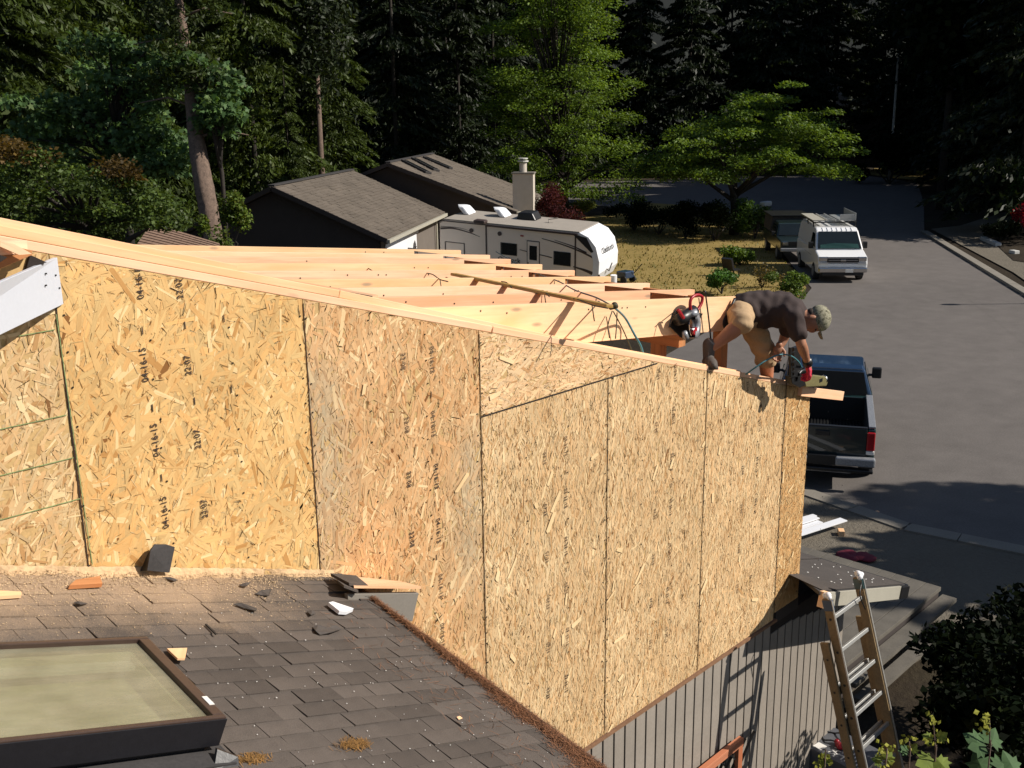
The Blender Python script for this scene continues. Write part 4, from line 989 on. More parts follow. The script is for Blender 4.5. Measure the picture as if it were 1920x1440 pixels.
MB().ball(hc-fd*.040-ht*.025, (.055, .066, .042), 14, 10, HR).build('hair', 'hair', man, smooth=True)

# ================================================================ LADDER
# leans against the porch roof fascia; rungs run parallel to the wall
LT = onY(1579, 1106, -.62); k_ = None
ladder = thing('extension_ladder', 'brown fibreglass extension ladder with aluminium rungs leaning on the porch fascia', 'ladder', (LT.x, -1.5, 0))
lx0 = onY(1555, 1118, -.64).x; lx1 = onY(1603, 1095, -.60).x; topz = 3.16
cx = (lx0+lx1)/2; hw = (lx1-lx0)/2
def lean(z): return -.62 - (3.16-z)*.30
def LP(x, z, o=0.): return Vector((x, lean(z)+o, z))
ydir = Vector((0, .30, 1)).normalized(); outw = Vector((0, -1, .30)).normalized()
for sx in (-1, 1):
    x = cx+sx*hw
    MB().beam(LP(x, -.02, -.0), LP(x, topz), .028, .078, up=tuple(outw)).build('rail', 'fibre', ladder, bevel=.003)
    MB().beam(LP(x+sx*.010, .0, -.046), LP(x+sx*.010, topz, -.046), .012, .012, up=tuple(outw)).build('rail_edge', 'alu', ladder)
    MB().beam(LP(x-sx*-.045, .02, .085), LP(x-sx*-.045, topz-.38, .085), .028, .078, up=tuple(outw)).build('base_rail', 'fibre', ladder, bevel=.003)
    c = LP(x, topz+.005); MB().ball(c, (.030, .055, .030)).build('end_wrap', 'wrapblue' if sx < 0 else 'wrapteal', ladder) if False else None
    mb = MB(); rr = random.Random(sx+3)
    for k in range(7): mb.ball(c+Vector((rr.uniform(-.015, .015), rr.uniform(-.03, .02), rr.uniform(.0, .04))), rr.uniform(.018, .03), 7, 5)
    mb.build('foam_pad', 'white', ladder, smooth=True)
    MB().beam(LP(x, topz-.10), LP(x, topz-.01), .036, .086, up=tuple(outw)).build('tape_wrap', 'carblue' if sx < 0 else 'carteal', ladder, bevel=.004)
z = topz-.17
while z > .1:
    MB().beam(LP(cx-hw, z), LP(cx+hw, z), .034, .026, up=tuple(outw)).build('rung', 'alu', ladder, bevel=.004)
    if z < topz-.5: MB().beam(LP(cx-hw-.03, z-.035, .085), LP(cx+hw+.03, z-.035, .085), .034, .024, up=tuple(outw)).build('base_rung', 'alu', ladder, bevel=.004)
    z -= .276
q = LP(cx-hw-.045-.0145, 1.15, .085); text('rail_lettering', 'WERNER', 'paper', ladder, LP(cx-hw-.045-.0155, .98, .085), ydir*-1, outw, .052)
for k in range(8):
    MB().disc(LP(cx-hw-.045-.0145, topz-.52-.276*k, .085), (1, 0, 0), .010, .003, 10).build('rung_hole', 'metaldark', ladder)
    MB().disc(LP(cx-hw-.0145, topz-.17-.276*k), (1, 0, 0), .012, .003, 10).build('rung_end', 'metaldark', ladder)
MB().tube(spline([LP(cx+hw*.85, topz-.02, -.05), LP(cx+hw*.55, topz-.1, -.06), LP(cx+hw*.75, topz-.24, -.05)], 5), .006, 6).build('rope_loop', 'black', ladder, smooth=True)

# ================================================================ TOOL CARTON
bx = thing('tool_carton', 'grey printed tool carton standing by the ladder foot', 'box', (7.45, -.32, 0))
za = .86
c1, c2, c3 = onZ(1507, 1396, za), onZ(1560, 1362, za), onZ(1634, 1470, za)
ex = (c2-c1); exn = ex.normalized(); ey = Vector((0, 0, 1)).cross(exn)*-1
if ey.y > 0: ey = -ey
lenx = .50; leny = .78
top = [c1, c1+exn*lenx, c1+exn*lenx+ey*leny, c1+ey*leny]
MB().prism([v-Vector((0, 0, .5)) for v in top], (0, 0, .5)).build('carton', 'boxgrey', bx, bevel=.006)
MB().prism([v-Vector((0, 0, .86)) for v in top], (0, 0, .36)).build('stand', 'walldark', bx)
up_ = Vector((0, 0, .0015)); 
def bxp(u, v): return c1 + exn*lenx*u + ey*leny*v + Vector((0, 0, .0012))
text('box_lettering', 'SAW', 'paper', bx, bxp(.36, .36), exn, -ey, .12)
for k in range(6):
    MB().beam(bxp(.12, .50+k*.05), bxp(.55-(.03*k), .50+k*.05), .012, .0016).build('text_line', 'paper', bx)
MB().beam(bxp(.10, .16), bxp(.30, .16), .10, .0016).build('carton_label', 'paper', bx)
MB().beam(bxp(.62, .93), bxp(.9, .93), .08, .0016).build('carton_label', 'paper', bx)
rt = thing('red_connector', 'red tool and coiled grey cord lying on the carton', 'tool', tuple(bxp(.5, .25)))
mb = MB(); rr = random.Random(1)
for k in range(5): mb.ball(bxp(.45+rr.uniform(-.05, .1), .33+rr.uniform(-.05, .05))+Vector((0, 0, .03)), rr.uniform(.025, .04), 8, 6)
mb.build('red_head', 'red', rt, smooth=True)
cp = [bxp(.62+.20*math.cos(t), .16+.13*math.sin(t))+Vector((0, 0, .02+.02*math.sin(3*t))) for t in [k*.5 for k in range(26)]]
MB().tube(cp, .008, 6).build('coiled_cord', 'black', rt, smooth=True)

# ================================================================ WHITE BOARDS, BLOCK, RED BAG ON THE DRIVE
for i, (a, b, wd, lb) in enumerate((((1470, 1010), (1582, 974), .16, 'long white trim board on top of the pile by the drive'), ((1470, 990), (1532, 970), .12, 'short white board behind the long one'), ((1470, 1000), (1538, 978), .12, 'middle white board of the pile'), ((1460, 985), (1528, 966), .10, 'farthest white board of the pile'))):
    z = .06 + .03*(3-i)
    A_, B_ = onZ(*a, z), onZ(*b, z)
    o = MB().beam(A_, B_, wd, .02).build('white_board', 'white', None, bevel=.002); tag(o, lb, 'board', 'white boards piled on the drive')
o = MB().box(onZ(1577, 998, .05), (.16, .10, .09), Matrix.Rotation(.6, 3, 'Z')).build('wood_block', 'lumber_b', None, bevel=.004); tag(o, 'small wood block on the driveway', 'block')
mb = MB(); c = onZ(1600, 1036, .1)
for k in range(8): mb.ball(c+RT*random.uniform(-.22, .22)+Vector((random.uniform(-.1, .1), random.uniform(-.1, .1), -.06)), (random.uniform(.1, .22), .14, random.uniform(.03, .06)), 8, 6)
M['redcloth'] = generic('red_cloth', (.15, .010, .025), .8, .25, 8)
o = mb.build('red_tarp', 'redcloth', None, smooth=True); tag(o, 'crumpled red tarp in the shade beyond the porch roof', 'tarp')
for k in range(14):
    x, y = [(1527, 952), (1530, 948), (1597, 948), (1634, 968), (1526, 941), (1545, 1012), (1640, 962), (1880, 905), (1901, 1014), (1598, 951), (1700, 860), (1560, 1003), (1517, 962), (1900, 911)][k]
    c = onZ(x, y, .02)
    if k in (2, 3, 6):
        o = MB().beam(c-RT*.09, c+RT*.09+Vector((.06, .05, 0)), .05, .02).build('wood_scrap', 'lumber_b'); tag(o, {2: 'pale wood scrap on the road edge above the white boards', 3: 'pale wood scrap right of the others on the road edge', 6: 'small wood scrap beside the rightmost pale one'}[k], 'scrap')
# ================================================================ NEIGHBOUR HOUSE
u = Vector((.824, .566, 0)); vdir = Vector((-.566, .824, 0))
nh = thing('neighbour_house', 'low neighbour house with brown shingled gable roofs, chimney and roof windows', 'house', (27, 30, 0))
def gable(A, L, run, rise, ov=.35, name='roof', back=1.0, nrow=26):
    """eave start A, eave along u for L, slope climbs along vdir"""
    A = Vector(A); R0 = A+vdir*run+Vector((0, 0, rise)); B = A+u*L; R1 = R0+u*L; C0 = R0+vdir*run*back-Vector((0, 0, rise*back)); C1 = C0+u*L
    sn = (B-A).cross(R0-A).normalized(); sn = sn if sn.z > 0 else -sn
    rf = MB().prism([A, B, R1, R0], -sn*.16).build('roof', 'shinglebig', nh)
    MB().prism([R0, R1, C1, C0], Vector((0, 0, -.16))).build('roof', 'shinglebig', nh)
    # courses of shingles as proud strips
    Ls = (R0-A).length; e = (R0-A).normalized(); mb = MB(); k = 0; rr = random.Random(3)
    st_ = Ls/nrow
    for i in range(nrow):
        x = 0
        while x < L-.01:
            wd = min(rr.uniform(.5, 1.1), L-x); hgt = .012+.022*rr.random()
            p = A+u*x+e*(i*st_)+sn*.002
            mb.add([p, p+u*(wd-.02), p+u*(wd-.02)+e*(st_+.03), p+e*(st_+.03), p+sn*hgt, p+u*(wd-.02)+sn*hgt, p+u*(wd-.02)+e*(st_+.03)+sn*.003, p+e*(st_+.03)+sn*.003],
                   [(4, 5, 6, 7), (0, 1, 5, 4), (1, 2, 6, 5), (3, 0, 4, 7)]); x += wd
    o = mb.build('roof_shingles', 'shinglebig', rf); o['kind'] = 'stuff'
    MB().beam(R0+Vector((0, 0, .03)), R1+Vector((0, 0, .03)), .26, .05).build('ridge_cap', 'felt', nh)
    MB().beam(A-vdir*.06-Vector((0, 0, .10)), B-vdir*.06-Vector((0, 0, .10)), .11, .13).build('gutter', 'beigetrim', nh)
    MB().beam(A-u*.02-Vector((0, 0, .08)), R0-u*.02-Vector((0, 0, .08)), .04, .17).build('barge_board', 'walldark', nh)
    MB().beam(C0-u*.02-Vector((0, 0, .08)), R0-u*.02-Vector((0, 0, .08)), .04, .17).build('barge_board', 'walldark', nh)
    a2 = A+vdir*ov+u*ov; c2 = C0-vdir*ov+u*ov; r2 = R0+u*ov
    for k in (0, L-2*ov):
        MB().prism([Vector((a2.x, a2.y, 0))+u*k, a2-Vector((0, 0, .05))+u*k, r2-Vector((0, 0, .2))+u*k, c2-Vector((0, 0, .05))+u*k, Vector((c2.x, c2.y, 0))+u*k], u*.12).build('gable_wall', 'walldark', nh)  # wall colour darkened for the shade on the gable side
    MB().prism([Vector((a2.x, a2.y, 0)), Vector((a2.x, a2.y, A.z-.1)), Vector((a2.x, a2.y, A.z-.1))+u*(L-2*ov), Vector((a2.x, a2.y, 0))+u*(L-2*ov)], vdir*.1).build('front_wall', 'wallgrey', nh)
    return A, B, R0, R1, sn, rf
A1_ = Vector((23.24, 25.89, 2.5)); gA = gable(A1_, 9.9, 4.33, 1.92)
A2_ = onZ(968, 397, 2.5)
Rr = None
for z in [3.6+.02*i for i in range(70)]:
    r = onZ(727, 305, z); w_ = (r-A2_); 
    if w_.dot(u) < 0.0 and w_.length > .1: pass
    s_ = w_.dot(u)
    if Rr is None or abs(s_) < abs(Rr[0]): Rr = (s_, r, z)
run2 = (Rr[1]-A2_).dot(vdir); rise2 = Rr[2]-2.5
print('roof2', Rr, run2, rise2)
gB = gable(A2_, 9.0, max(3, run2), rise2, nrow=34)
# garage door set in the front wall
gd = A1_+vdir*.33+u*1.0
MB().prism([Vector((gd.x, gd.y, 0)), Vector((gd.x, gd.y, 2.05)), Vector((gd.x, gd.y, 2.05))+u*4.6, Vector((gd.x, gd.y, 0))+u*4.6], -vdir*.04).build('garage_door', 'white', nh)
for k in range(3): 
    c = gd+u*.0; MB().beam(Vector((c.x, c.y, .5+.5*k))-vdir*.045, Vector((c.x, c.y, .5+.5*k))-vdir*.045+u*4.6, .01, .02).build('door_joint', 'wallgrey', nh)
MB().beam(Vector((gd.x, gd.y, 0))-u*.15-vdir*.05, Vector((gd.x, gd.y, 2.2))-u*.15-vdir*.05, .14, .05).build('door_trim', 'white', nh)
MB().beam(Vector((gd.x, gd.y, 0))+u*4.75-vdir*.05, Vector((gd.x, gd.y, 2.2))+u*4.75-vdir*.05, .14, .05).build('door_trim', 'white', nh)
MB().beam(Vector((gd.x, gd.y, 2.12))-u*.2-vdir*.05, Vector((gd.x, gd.y, 2.12))+u*4.8-vdir*.05, .05, .14).build('door_trim', 'white', nh)
dp = A1_+u*9.2-vdir*.1; MB().tube([Vector((dp.x, dp.y, 2.35)), Vector((dp.x, dp.y, 2.2))+vdir*.35, Vector((dp.x, dp.y, .1))+vdir*.35], .045, 8).build('downpipe', 'beigetrim', nh)
# roof windows on the second roof
snB = gB[4]
def onRoofB(x, y, h=0): return onP(x, y, snB, A2_+snB*h)
eB = (gB[2]-gB[0]).normalized()
for k, (a, b) in enumerate((((757, 304), (803, 327)), ((776, 300), (818, 322)), ((795, 297), (845, 318)))):
    P0, P1 = onRoofB(*a), onRoofB(*b)
    f_ = MB().beam(P0+snB*.06, P1+snB*.06, .42, .12, up=tuple(snB)).build('roof_window', 'felt', nh, bevel=.01)
    MB().beam(P0.lerp(P1, .05)+snB*.125, P0.lerp(P1, .95)+snB*.125, .30, .01, up=tuple(snB)).build('glass_pane', 'glass', f_)
# chimney
cb = onP(985, 392, snB, A2_)
ct = onZ(962, 326, 4.45)
base = A2_ + u*1.9 + vdir*.15
for t_ in [0]:
    best = None
    for du in [i*.1 for i in range(-10, 60)]:
        for dv in [j*.1 for j in range(-8, 12)]:
            p = A2_+u*du+vdir*dv; q = p-CAM
            X = 960+FPX*q.dot(RT)/q.dot(FW); Y = 720-FPX*q.dot(UP)/q.dot(FW)
            e = abs(X-1000)+abs(Y-396)
            if best is None or e < best[0]: best = (e, p)
    base = best[1]
cz = None
for z in [3+.05*i for i in range(60)]:
    q = Vector((base.x, base.y, z))-CAM; Y = 720-FPX*q.dot(UP)/q.dot(FW)
    if cz is None or abs(Y-326) < cz[0]: cz = (abs(Y-326), z)
ch_h = cz[1]; print('chimney', base, ch_h)
ch = MB()
cc = Vector((base.x, base.y, 0))
def rect(c, a, b, z0, z1): return [c+Vector((0, 0, z0)), c+u*a+Vector((0, 0, z0)), c+u*a+vdir*b+Vector((0, 0, z0)), c+vdir*b+Vector((0, 0, z0))], (0, 0, z1-z0)
rB = nh
chm = MB().prism(*rect(cc, .62, .95, 0, ch_h)).build('chimney', 'chim', nh)
MB().prism(*rect(cc-u*.05-vdir*.05, .72, 1.05, ch_h+.001, ch_h+.07)).build('chimney_cap', 'greytrim', chm)
fc = cc+u*.31+vdir*.5; MB().disc(fc+Vector((0, 0, ch_h+.28)), (0, 0, 1), .17, .42, 14).build('flue_pipe', 'chim', chm)
MB().disc(fc+Vector((0, 0, ch_h+.56)), (0, 0, 1), .25, .06, 16).disc(fc+Vector((0, 0, ch_h+.68)), (0, 0, 1), .22, .05, 16).build('flue_cap', 'stone', chm)
MB().disc(fc+Vector((0, 0, ch_h+.62)), (0, 0, 1), .12, .10, 12).build('flue_neck', 'metaldark', chm)
# small brown shed roof at left, in front of the trees
sh = thing('shed', 'small shed with brown shingled roof at the foot of the big trunk', 'shed', tuple(dep(345, 440, 24)*1))
Sr = lambda x, y, D_: dep(x, y, D_)
rp4 = [Sr(288, 421, 25.5), Sr(415, 462, 24.3), Sr(340, 500, 21.5), Sr(262, 452, 22.0)]
rp4 = [Sr(284, 420, 26), Sr(412, 458, 25), Sr(400, 500, 21.5), Sr(250, 470, 22.)]
M['brownroof'] = generic('brown_cedar_roof', (.20, .125, .085), .9, .25, 6, bmp=.4)
n4 = (rp4[1]-rp4[0]).cross(rp4[3]-rp4[0]).normalized(); n4 = n4 if n4.z > 0 else -n4
MB().prism(rp4, -n4*.1).build('roof', 'brownroof', sh)
for i in range(11):
    t = i/11; a, b = rp4[0].lerp(rp4[3], t), rp4[1].lerp(rp4[2], t); a2, b2 = rp4[0].lerp(rp4[3], t+.095), rp4[1].lerp(rp4[2], t+.095)
    for j in range(12):
        s0, s1 = j/12, (j+.96)/12
        o = MB().prism([a.lerp(b, s0)+n4*(.012), a.lerp(b, s1)+n4*.012, a2.lerp(b2, s1)+n4*.03, a2.lerp(b2, s0)+n4*.03], n4*.01).build('shingle', 'brownroof', sh)
cz_ = sum(rp4, Vector())/4
MB().prism([Vector((p.x, p.y, 0)).lerp(Vector((cz_.x, cz_.y, 0)), .12) for p in rp4], (0, 0, min(p.z for p in rp4)-.12)).build('wall', 'walldark', sh)

# ================================================================ CAMPER
rv = thing('camper_trailer', 'long beige and white travel trailer with brown graphics parked beside the neighbour house', 'camper', (25.6, 20.2, 0))
RX0, RX1 = 24.40, 26.80; YF = 16.60
# pose on the sloping parking bay: slightly nose down, leaning a little towards the lawn
_az, _pi, _ro, RS = -1.275, .051, .089, .80
_x = Vector((math.cos(_az)*math.cos(_pi), math.sin(_az)*math.cos(_pi), -math.sin(_pi))); _y = Vector((0, 0, 1)).cross(_x).normalized(); _z = _x.cross(_y)
_y = (_y*math.cos(_ro)+_z*math.sin(_ro)); _z = _x.cross(_y)
_O = CAM + (Vector((34.532, 35.316, 1.702))-CAM)*RS
def rv_old(p): d = (p-_O)/RS; return Vector((24.4+d.dot(_y), 24.3-d.dot(_x), 3.2+d.dot(_z)))
def rvp(x, y, _=None): return rv_old(onP(x, y, _y, _O))
def rvtop(x, y, h=3.25): return rv_old(onP(x, y, _z, _O+_z*(h-3.2)*RS))
side = [(YF+.0, 3.2), (24.0, 3.2), (24.3, 3.0), (24.35, .6), (16.3, .6), (YF-.75, .85), (YF-.98, 1.3), (YF-1.0, 1.9), (YF-.80, 2.6), (YF-.45, 3.0)]
NF = len(side)
MB().prism([(RX0, y, z) for y, z in side], (RX1-RX0, 0, 0)).build('body', 'rvwhite', rv, bevel=.05)
MB().prism([(RX0-.02, YF+.02, 3.20), (RX0-.02, 24.0, 3.20), (RX1+.02, 24.0, 3.20), (RX1+.02, YF+.02, 3.20)], (0, 0, .05)).build('roof_membrane', 'rvroof', rv, bevel=.02)
MB().prism([(RX0-.02, 24.02, 3.20), (RX0-.02, 24.33, 2.97), (RX1+.02, 24.33, 2.97), (RX1+.02, 24.02, 3.20)], (0, .0, .045)).build('roof_membrane', 'rvroof', rv)
# bright front cap
fcv = [(YF+.0, 3.21), (YF-.47, 3.02), (YF-.83, 2.61), (YF-1.03, 1.9), (YF-1.01, 1.3), (YF-.78, .83)]
inn = [(YF-.45, .83), (YF-.68, 1.3), (YF-.70, 1.9), (YF-.5, 2.55), (YF-.2, 2.95), (YF+.2, 3.15)]
MB().prism([(RX0-.03, y, z) for y, z in fcv+inn], (RX1-RX0+.06, 0, 0)).build('front_cap', 'white', rv, bevel=.03)
def rs(x0, y0, x1, y1, nm, mat, t=.03, par=None, px=None):
    a, b = rvp(x0, y0, RX0), rvp(x1, y1, RX0)
    return MB().bb((RX0-t, a.y, min(a.z, b.z)), (RX0-.001, b.y, max(a.z, b.z))).build(nm, mat, par or rv, bevel=.02)
def yz(x, y): p = rvp(x, y, RX0); return p.y, p.z
def rrect(yc, zc, wy, hz, nm, mat, t=.03, par=None): return MB().bb((RX0-t, yc-wy/2, zc-hz/2), (RX0-.001, yc+wy/2, zc+hz/2)).build(nm, mat, par or rv, bevel=.05)
for (x, y, wy, hz) in ((954, 467, .85, .55), (1054, 485, .85, .62)):
    yy, zz = yz(x, y); f_ = rrect(yy, zz, wy+.06, hz+.06, 'window', 'black', .025); rrect(yy, zz, wy, hz, 'window_pane', 'glass', .032, f_)
yy, zz = yz(1000, 478); dz = 1.86
dr = rrect(yy, 1.62, .70, 1.92, 'door', 'rvdark', .02); rrect(yy, 1.62, .62, 1.84, 'door_leaf', 'rvwhite', .028, dr); rrect(yy, 1.98, .42, .72, 'door_window', 'glass', .036, dr); rrect(yy+.27, 1.45, .06, .12, 'door_handle', 'black', .05, dr)
yy, zz = yz(853, 470); hh_ = 1.4
for a, b in (((yy-.55, zz+.42), (yy+.55, zz+.42)), ((yy-.55, zz-.5), (yy+.55, zz-.5)), ((yy-.55, zz-.5), (yy-.55, zz+.42)), ((yy+.55, zz-.5), (yy+.55, zz+.42))):
    MB().beam((RX0-.01, *a), (RX0-.01, *b), .03, .045, up=(1, 0, 0)).build('hatch_trim', 'rvdark', rv)
for px in (912, 1079):
    yy, zz = yz(px, 460); MB().bb((RX0-.025, yy-.035, .7), (RX0-.001, yy+.035, 3.16)).build('seam_trim', 'rvdark', rv)
ya, _ = yz(912, 440); MB().beam((RX0-.05, ya, 3.12), (RX0-.05, YF+.1, 3.12), .10, .09).build('awning_roll', 'rvdark', rv, bevel=.02)
MB().beam((RX0-.012, ya, 3.13), (RX0-.012, 24.2, 3.13), .02, .05).build('roof_edge_trim', 'rvdark', rv)
for px, py in ((884, 432), (937, 438)):
    yy, zz = yz(px, py); MB().disc((RX0-.02, yy, zz), (1, 0, 0), .11, .04, 14).build('speaker', 'rvdark', rv)
yy, zz = yz(979, 442); MB().box((RX0-.02, yy, zz), (.04, .16, .06)).build('marker_lamp', 'redlamp', rv)
def swoosh(pts, w0, w1, nm='graphic_stripe', t=.008):
    pts = spline([Vector((RX0-t, *yz(*p))) for p in pts], 5); up_pts = []; dn = []
    k = len(pts)-1
    for i, p in enumerate(pts):
        wd = (w0+(w1-w0)*i/k)/2; up_pts.append(p+Vector((0, 0, wd))); dn.append(p-Vector((0, 0, wd)))
    mb = MB()
    for i in range(k): mb.prism([dn[i], dn[i+1], up_pts[i+1], up_pts[i]], (-.006, 0, 0))
    mb.build(nm, 'rvdark', rv)
swoosh([(1016, 447), (1050, 457), (1085, 470), (1118, 486)], .03, .10); swoosh([(1040, 450), (1075, 462), (1100, 474)], .02, .08)
swoosh([(1075, 500), (1100, 508), (1125, 520)], .05, .22); swoosh([(975, 468), (990, 472), (1035, 483)], .03, .05)
swoosh([(826, 428), (850, 428), (880, 436), (900, 444)], .10, .02); swoosh([(826, 424), (860, 427), (885, 434)], .03, .01)
MB().prism([(RX0-.036, *p) for p in ((YF+.35, 3.1), (YF-.35, 3.0), (YF-.72, 2.35), (YF-.60, 2.30))], (.01, 0, 0)).build('black_corner_graphic', 'black', rv)
yy, zz = yz(948, 488); text('lettering', 'Outback', 'black', rv, (RX0-.03, yy-.2, zz+.04), (0, -1, 0), (0, 0, 1), .34)
fn = Vector((0, -.97, .25)); text('front_lettering', 'Outback', 'black', rv, ((RX0+RX1)/2, YF-.985, 2.30), (1, 0, 0), (0, .32, .95), .40)
MB().beam((RX0+.9, YF-1.05, 1.35), (RX0+1.2, YF-1.05, 1.18), .02, .05, up=(0, 1, 0)).build('front_emblem', 'black', rv); MB().beam((RX0+1.2, YF-1.05, 1.18), (RX0+1.6, YF-1.05, 1.5), .02, .04, up=(0, 1, 0)).build('front_emblem', 'black', rv)
# roof fittings
def onroof(x, y, h=3.25): return rvtop(x, y, h)
for x, y, nm in ((878, 400, 'a'), (945, 405, 'b')):
    c = onroof(x, y); MB().prism([c+Vector((-.42, -.3, 0)), c+Vector((.42, -.3, 0)), c+Vector((.35, .05, .38)), c+Vector((.0, .3, .42)), c+Vector((-.35, .05, .38))], (0, .35, 0)).build('vent_cover', 'white', rv, bevel=.08)
c = onroof(992, 410); MB().prism([c+Vector((-.38, -.55, 0)), c+Vector((-.38, .55, 0)), c+Vector((-.30, .45, .34)), c+Vector((-.30, -.30, .36))], (.76, 0, 0)).build('air_conditioner', 'black', rv, bevel=.06)
c = onroof(901, 418); MB().box(c+Vector((0, 0, .08)), (.40, .62, .16)).build('roof_vent', 'rvdark', rv, bevel=.05)
c = onroof(1030, 418); MB().tube([c, c+Vector((.1, .1, .15)), c+Vector((.25, -.35, .22))], .03, 8).build('antenna', 'rvroof', rv)
for y in (20.2, 21.1):
    for x in (RX0+.1, RX1-.1): MB().disc((x, y, .36), (1, 0, 0), .36, .2, 20).build('wheel', 'rubber', rv)
MB().beam((25.6, YF-.7, .5), (25.6, YF-1.9, .45), .12, .1).build('drawbar', 'black', rv)
MB().disc((25.6, YF-1.3, .75), (0, 0, 1), .16, .5, 14).build('gas_bottle', 'white', rv)

A_old = Matrix((Vector((0, -1, 0)), Vector((1, 0, 0)), Vector((0, 0, 1)))).transposed(); A_new = Matrix((_x, _y, _z)).transposed()
Rt_ = A_new @ A_old.transposed(); off_ = Vector((24.4, 24.3, 3.2)) - Vector(rv.location)
rv.rotation_euler = Rt_.to_euler(); rv.scale = (RS,)*3; rv.location = _O - (Rt_ @ off_)*RS

# ================================================================ VEHICLES
def shell(prof, hw0, hw1=None, z0=0, z1=1):
    """closed side profile (x,z) with half width changing linearly from z0 to z1"""
    hw1 = hw1 or hw0
    f = lambda z: hw0+(hw1-hw0)*max(0, min(1, (z-z0)/(z1-z0)))
    n = len(prof); mb = MB(); vs = [(x, -f(z), z) for x, z in prof]+[(x, f(z), z) for x, z in prof]
    mb.add(vs, [tuple(range(n)), tuple(range(2*n-1, n-1, -1))]+[(i, (i+1) % n, (i+1) % n+n, i+n) for i in range(n)]); return mb
def wheel(par, x, y, r=.36, wd=.24, side=1):
    w_ = MB().disc((x, y, r), (0, 1, 0), r, wd, 24).build('wheel', 'rubber', par, world=False, bevel=.03)
    MB().disc((x, y+side*(wd/2+.002), r), (0, 1, 0), r*.6, .02, 18).build('rim', 'greymetal', w_, world=False)
vb = onZ(1579, 531, 0); vang = math.atan2(-.62, -.785)
vc = vb - Vector((math.cos(vang), math.sin(vang), 0))*2.70
van = thing('work_van', 'white work van with chrome grille and loaded roof rack parked at the lawn edge', 'van', tuple(vc), vang)
van.scale = (.98, .98, .98)
B = lambda mb, nm, mat, bevel=0, par=None, **k: mb.build(nm, mat, par or van, bevel=bevel, world=False, **k)
B(shell([(2.62, .42), (2.66, .78), (2.56, 1.08), (1.85, 1.26), (-2.62, 1.26), (-2.68, .5), (-2.5, .38), (2.4, .36)], 1.0), 'body', 'carwhite', .05)
B(shell([(1.86, 1.255), (1.15, 2.0), (.85, 2.10), (-2.45, 2.12), (-2.62, 1.9), (-2.62, 1.255)], .985, .86, 1.25, 2.1), 'upper_body', 'carwhite', .05)
def quadp(pts, t, nm, mat, par=None): B(MB().prism(pts, t), nm, mat, 0, par)
ws = (Vector((1.83, 0, 1.30)), Vector((1.19, 0, 1.97))); wn = Vector((.72, 0, .69))
quadp([Vector((1.82, -.90, 1.31)), Vector((1.82, .90, 1.31)), Vector((1.21, .80, 1.95)), Vector((1.21, -.80, 1.95))], wn*.03, 'windshield', 'glass')
quadp([Vector((1.845, -.80, 1.33)), Vector((1.845, .80, 1.33)), Vector((1.69, .78, 1.49)), Vector((1.69, -.20, 1.53)), Vector((1.72, -.78, 1.46))], wn*.012, 'dashboard_reflection', 'reflect_green')  # green panel laid on the windshield to draw its reflection
for s in (-1, 1):
    f = lambda x, z, s=s: Vector((x, s*(.985-(.125)*(z-1.25)/.85+.004), z))
    pts = [f(1.55, 1.36), f(.55, 1.36), f(.55, 1.88), f(1.12, 1.88)]; quadp(pts, (0, s*.012, 0), 'side_window', 'glass')
    B(MB().box((1.42, s*1.12, 1.42), (.14, .20, .28)), 'wing_mirror', 'black', .03)
    B(MB().box((2.60, s*.78, .98), (.12, .36, .20)), 'headlight', 'chrome', .02)
    B(MB().box((2.665, s*.78, .81), (.04, .36, .09)), 'turn_lamp', 'paper', .01)
    B(MB().box((.2, s*1.004, .95), (1.6, .006, .012)), 'body_crease', 'greytrim')
B(MB().box((2.63, 0, .94), (.08, 1.30, .26)), 'grille', 'black', .02)
for k in range(3): B(MB().box((2.685, 0, .85+.09*k), (.02, 1.9 if k != 1 else 1.2, .022)), 'grille_bar', 'chrome', .005)
B(MB().box((2.69, 0, .94), (.03, .22, .07)), 'badge', 'chrome', .01)
B(MB().box((2.68, 0, .55), (.20, 1.98, .22)), 'bumper', 'chrome', .05); B(MB().box((2.66, 0, .38), (.18, 1.7, .14)), 'air_dam', 'black', .03)
B(MB().box((2.79, .25, .52), (.012, .32, .14)), 'licence_plate', 'paper')
for k in range(7): B(MB().box((1.05, -.6+.2*k, 2.045), (.34, .02, .03), Matrix.Rotation(.32, 3, 'Y')), 'roof_rib', 'carwhite', .01)
for x in (-2.2, -.8, .5):
    B(MB().beam((x, -.9, 2.28), (x, .9, 2.28), .05, .04), 'rack_bar', 'metaldark')
    for s in (-1, 1): B(MB().beam((x, s*.88, 2.08), (x, s*.9, 2.29), .04, .04, up=(1, 0, 0)), 'rack_foot', 'metaldark')
for s in (-.9, .9): B(MB().beam((-2.3, s, 2.30), (.62, s, 2.30), .04, .04), 'rack_side', 'metaldark')
for x in (1.65, -1.75):
    for s in (-1, 1): wheel(van, x, s*.90, .36, .24, s)
def onvan(name, label, cat, mb, mat, bevel=0):
    o = mb.build(name, mat, None, bevel=bevel, world=False); 
    Mx = Matrix.LocRotScale(van.location, van.rotation_euler, van.scale); o.data.transform(Mx); tag(o, label, cat); return o
onvan('roof_box', 'open pale cargo tray on the van roof rack', 'roof box', MB().prism([(-2.0, .25, 2.33), (.35, .25, 2.33), (.35, .9, 2.33), (-2.0, .9, 2.33)], (0, 0, .03)).box((-.8, .9, 2.5), (2.4, .03, .32)).box((.36, .57, 2.47), (.03, .66, .26)), 'alu', .005)
onvan('roof_board', 'grey sheet strapped to the left of the van roof rack', 'sheet', MB().box((-.9, -.68, 2.36), (2.9, .52, .05)), 'beigetrim', .005)
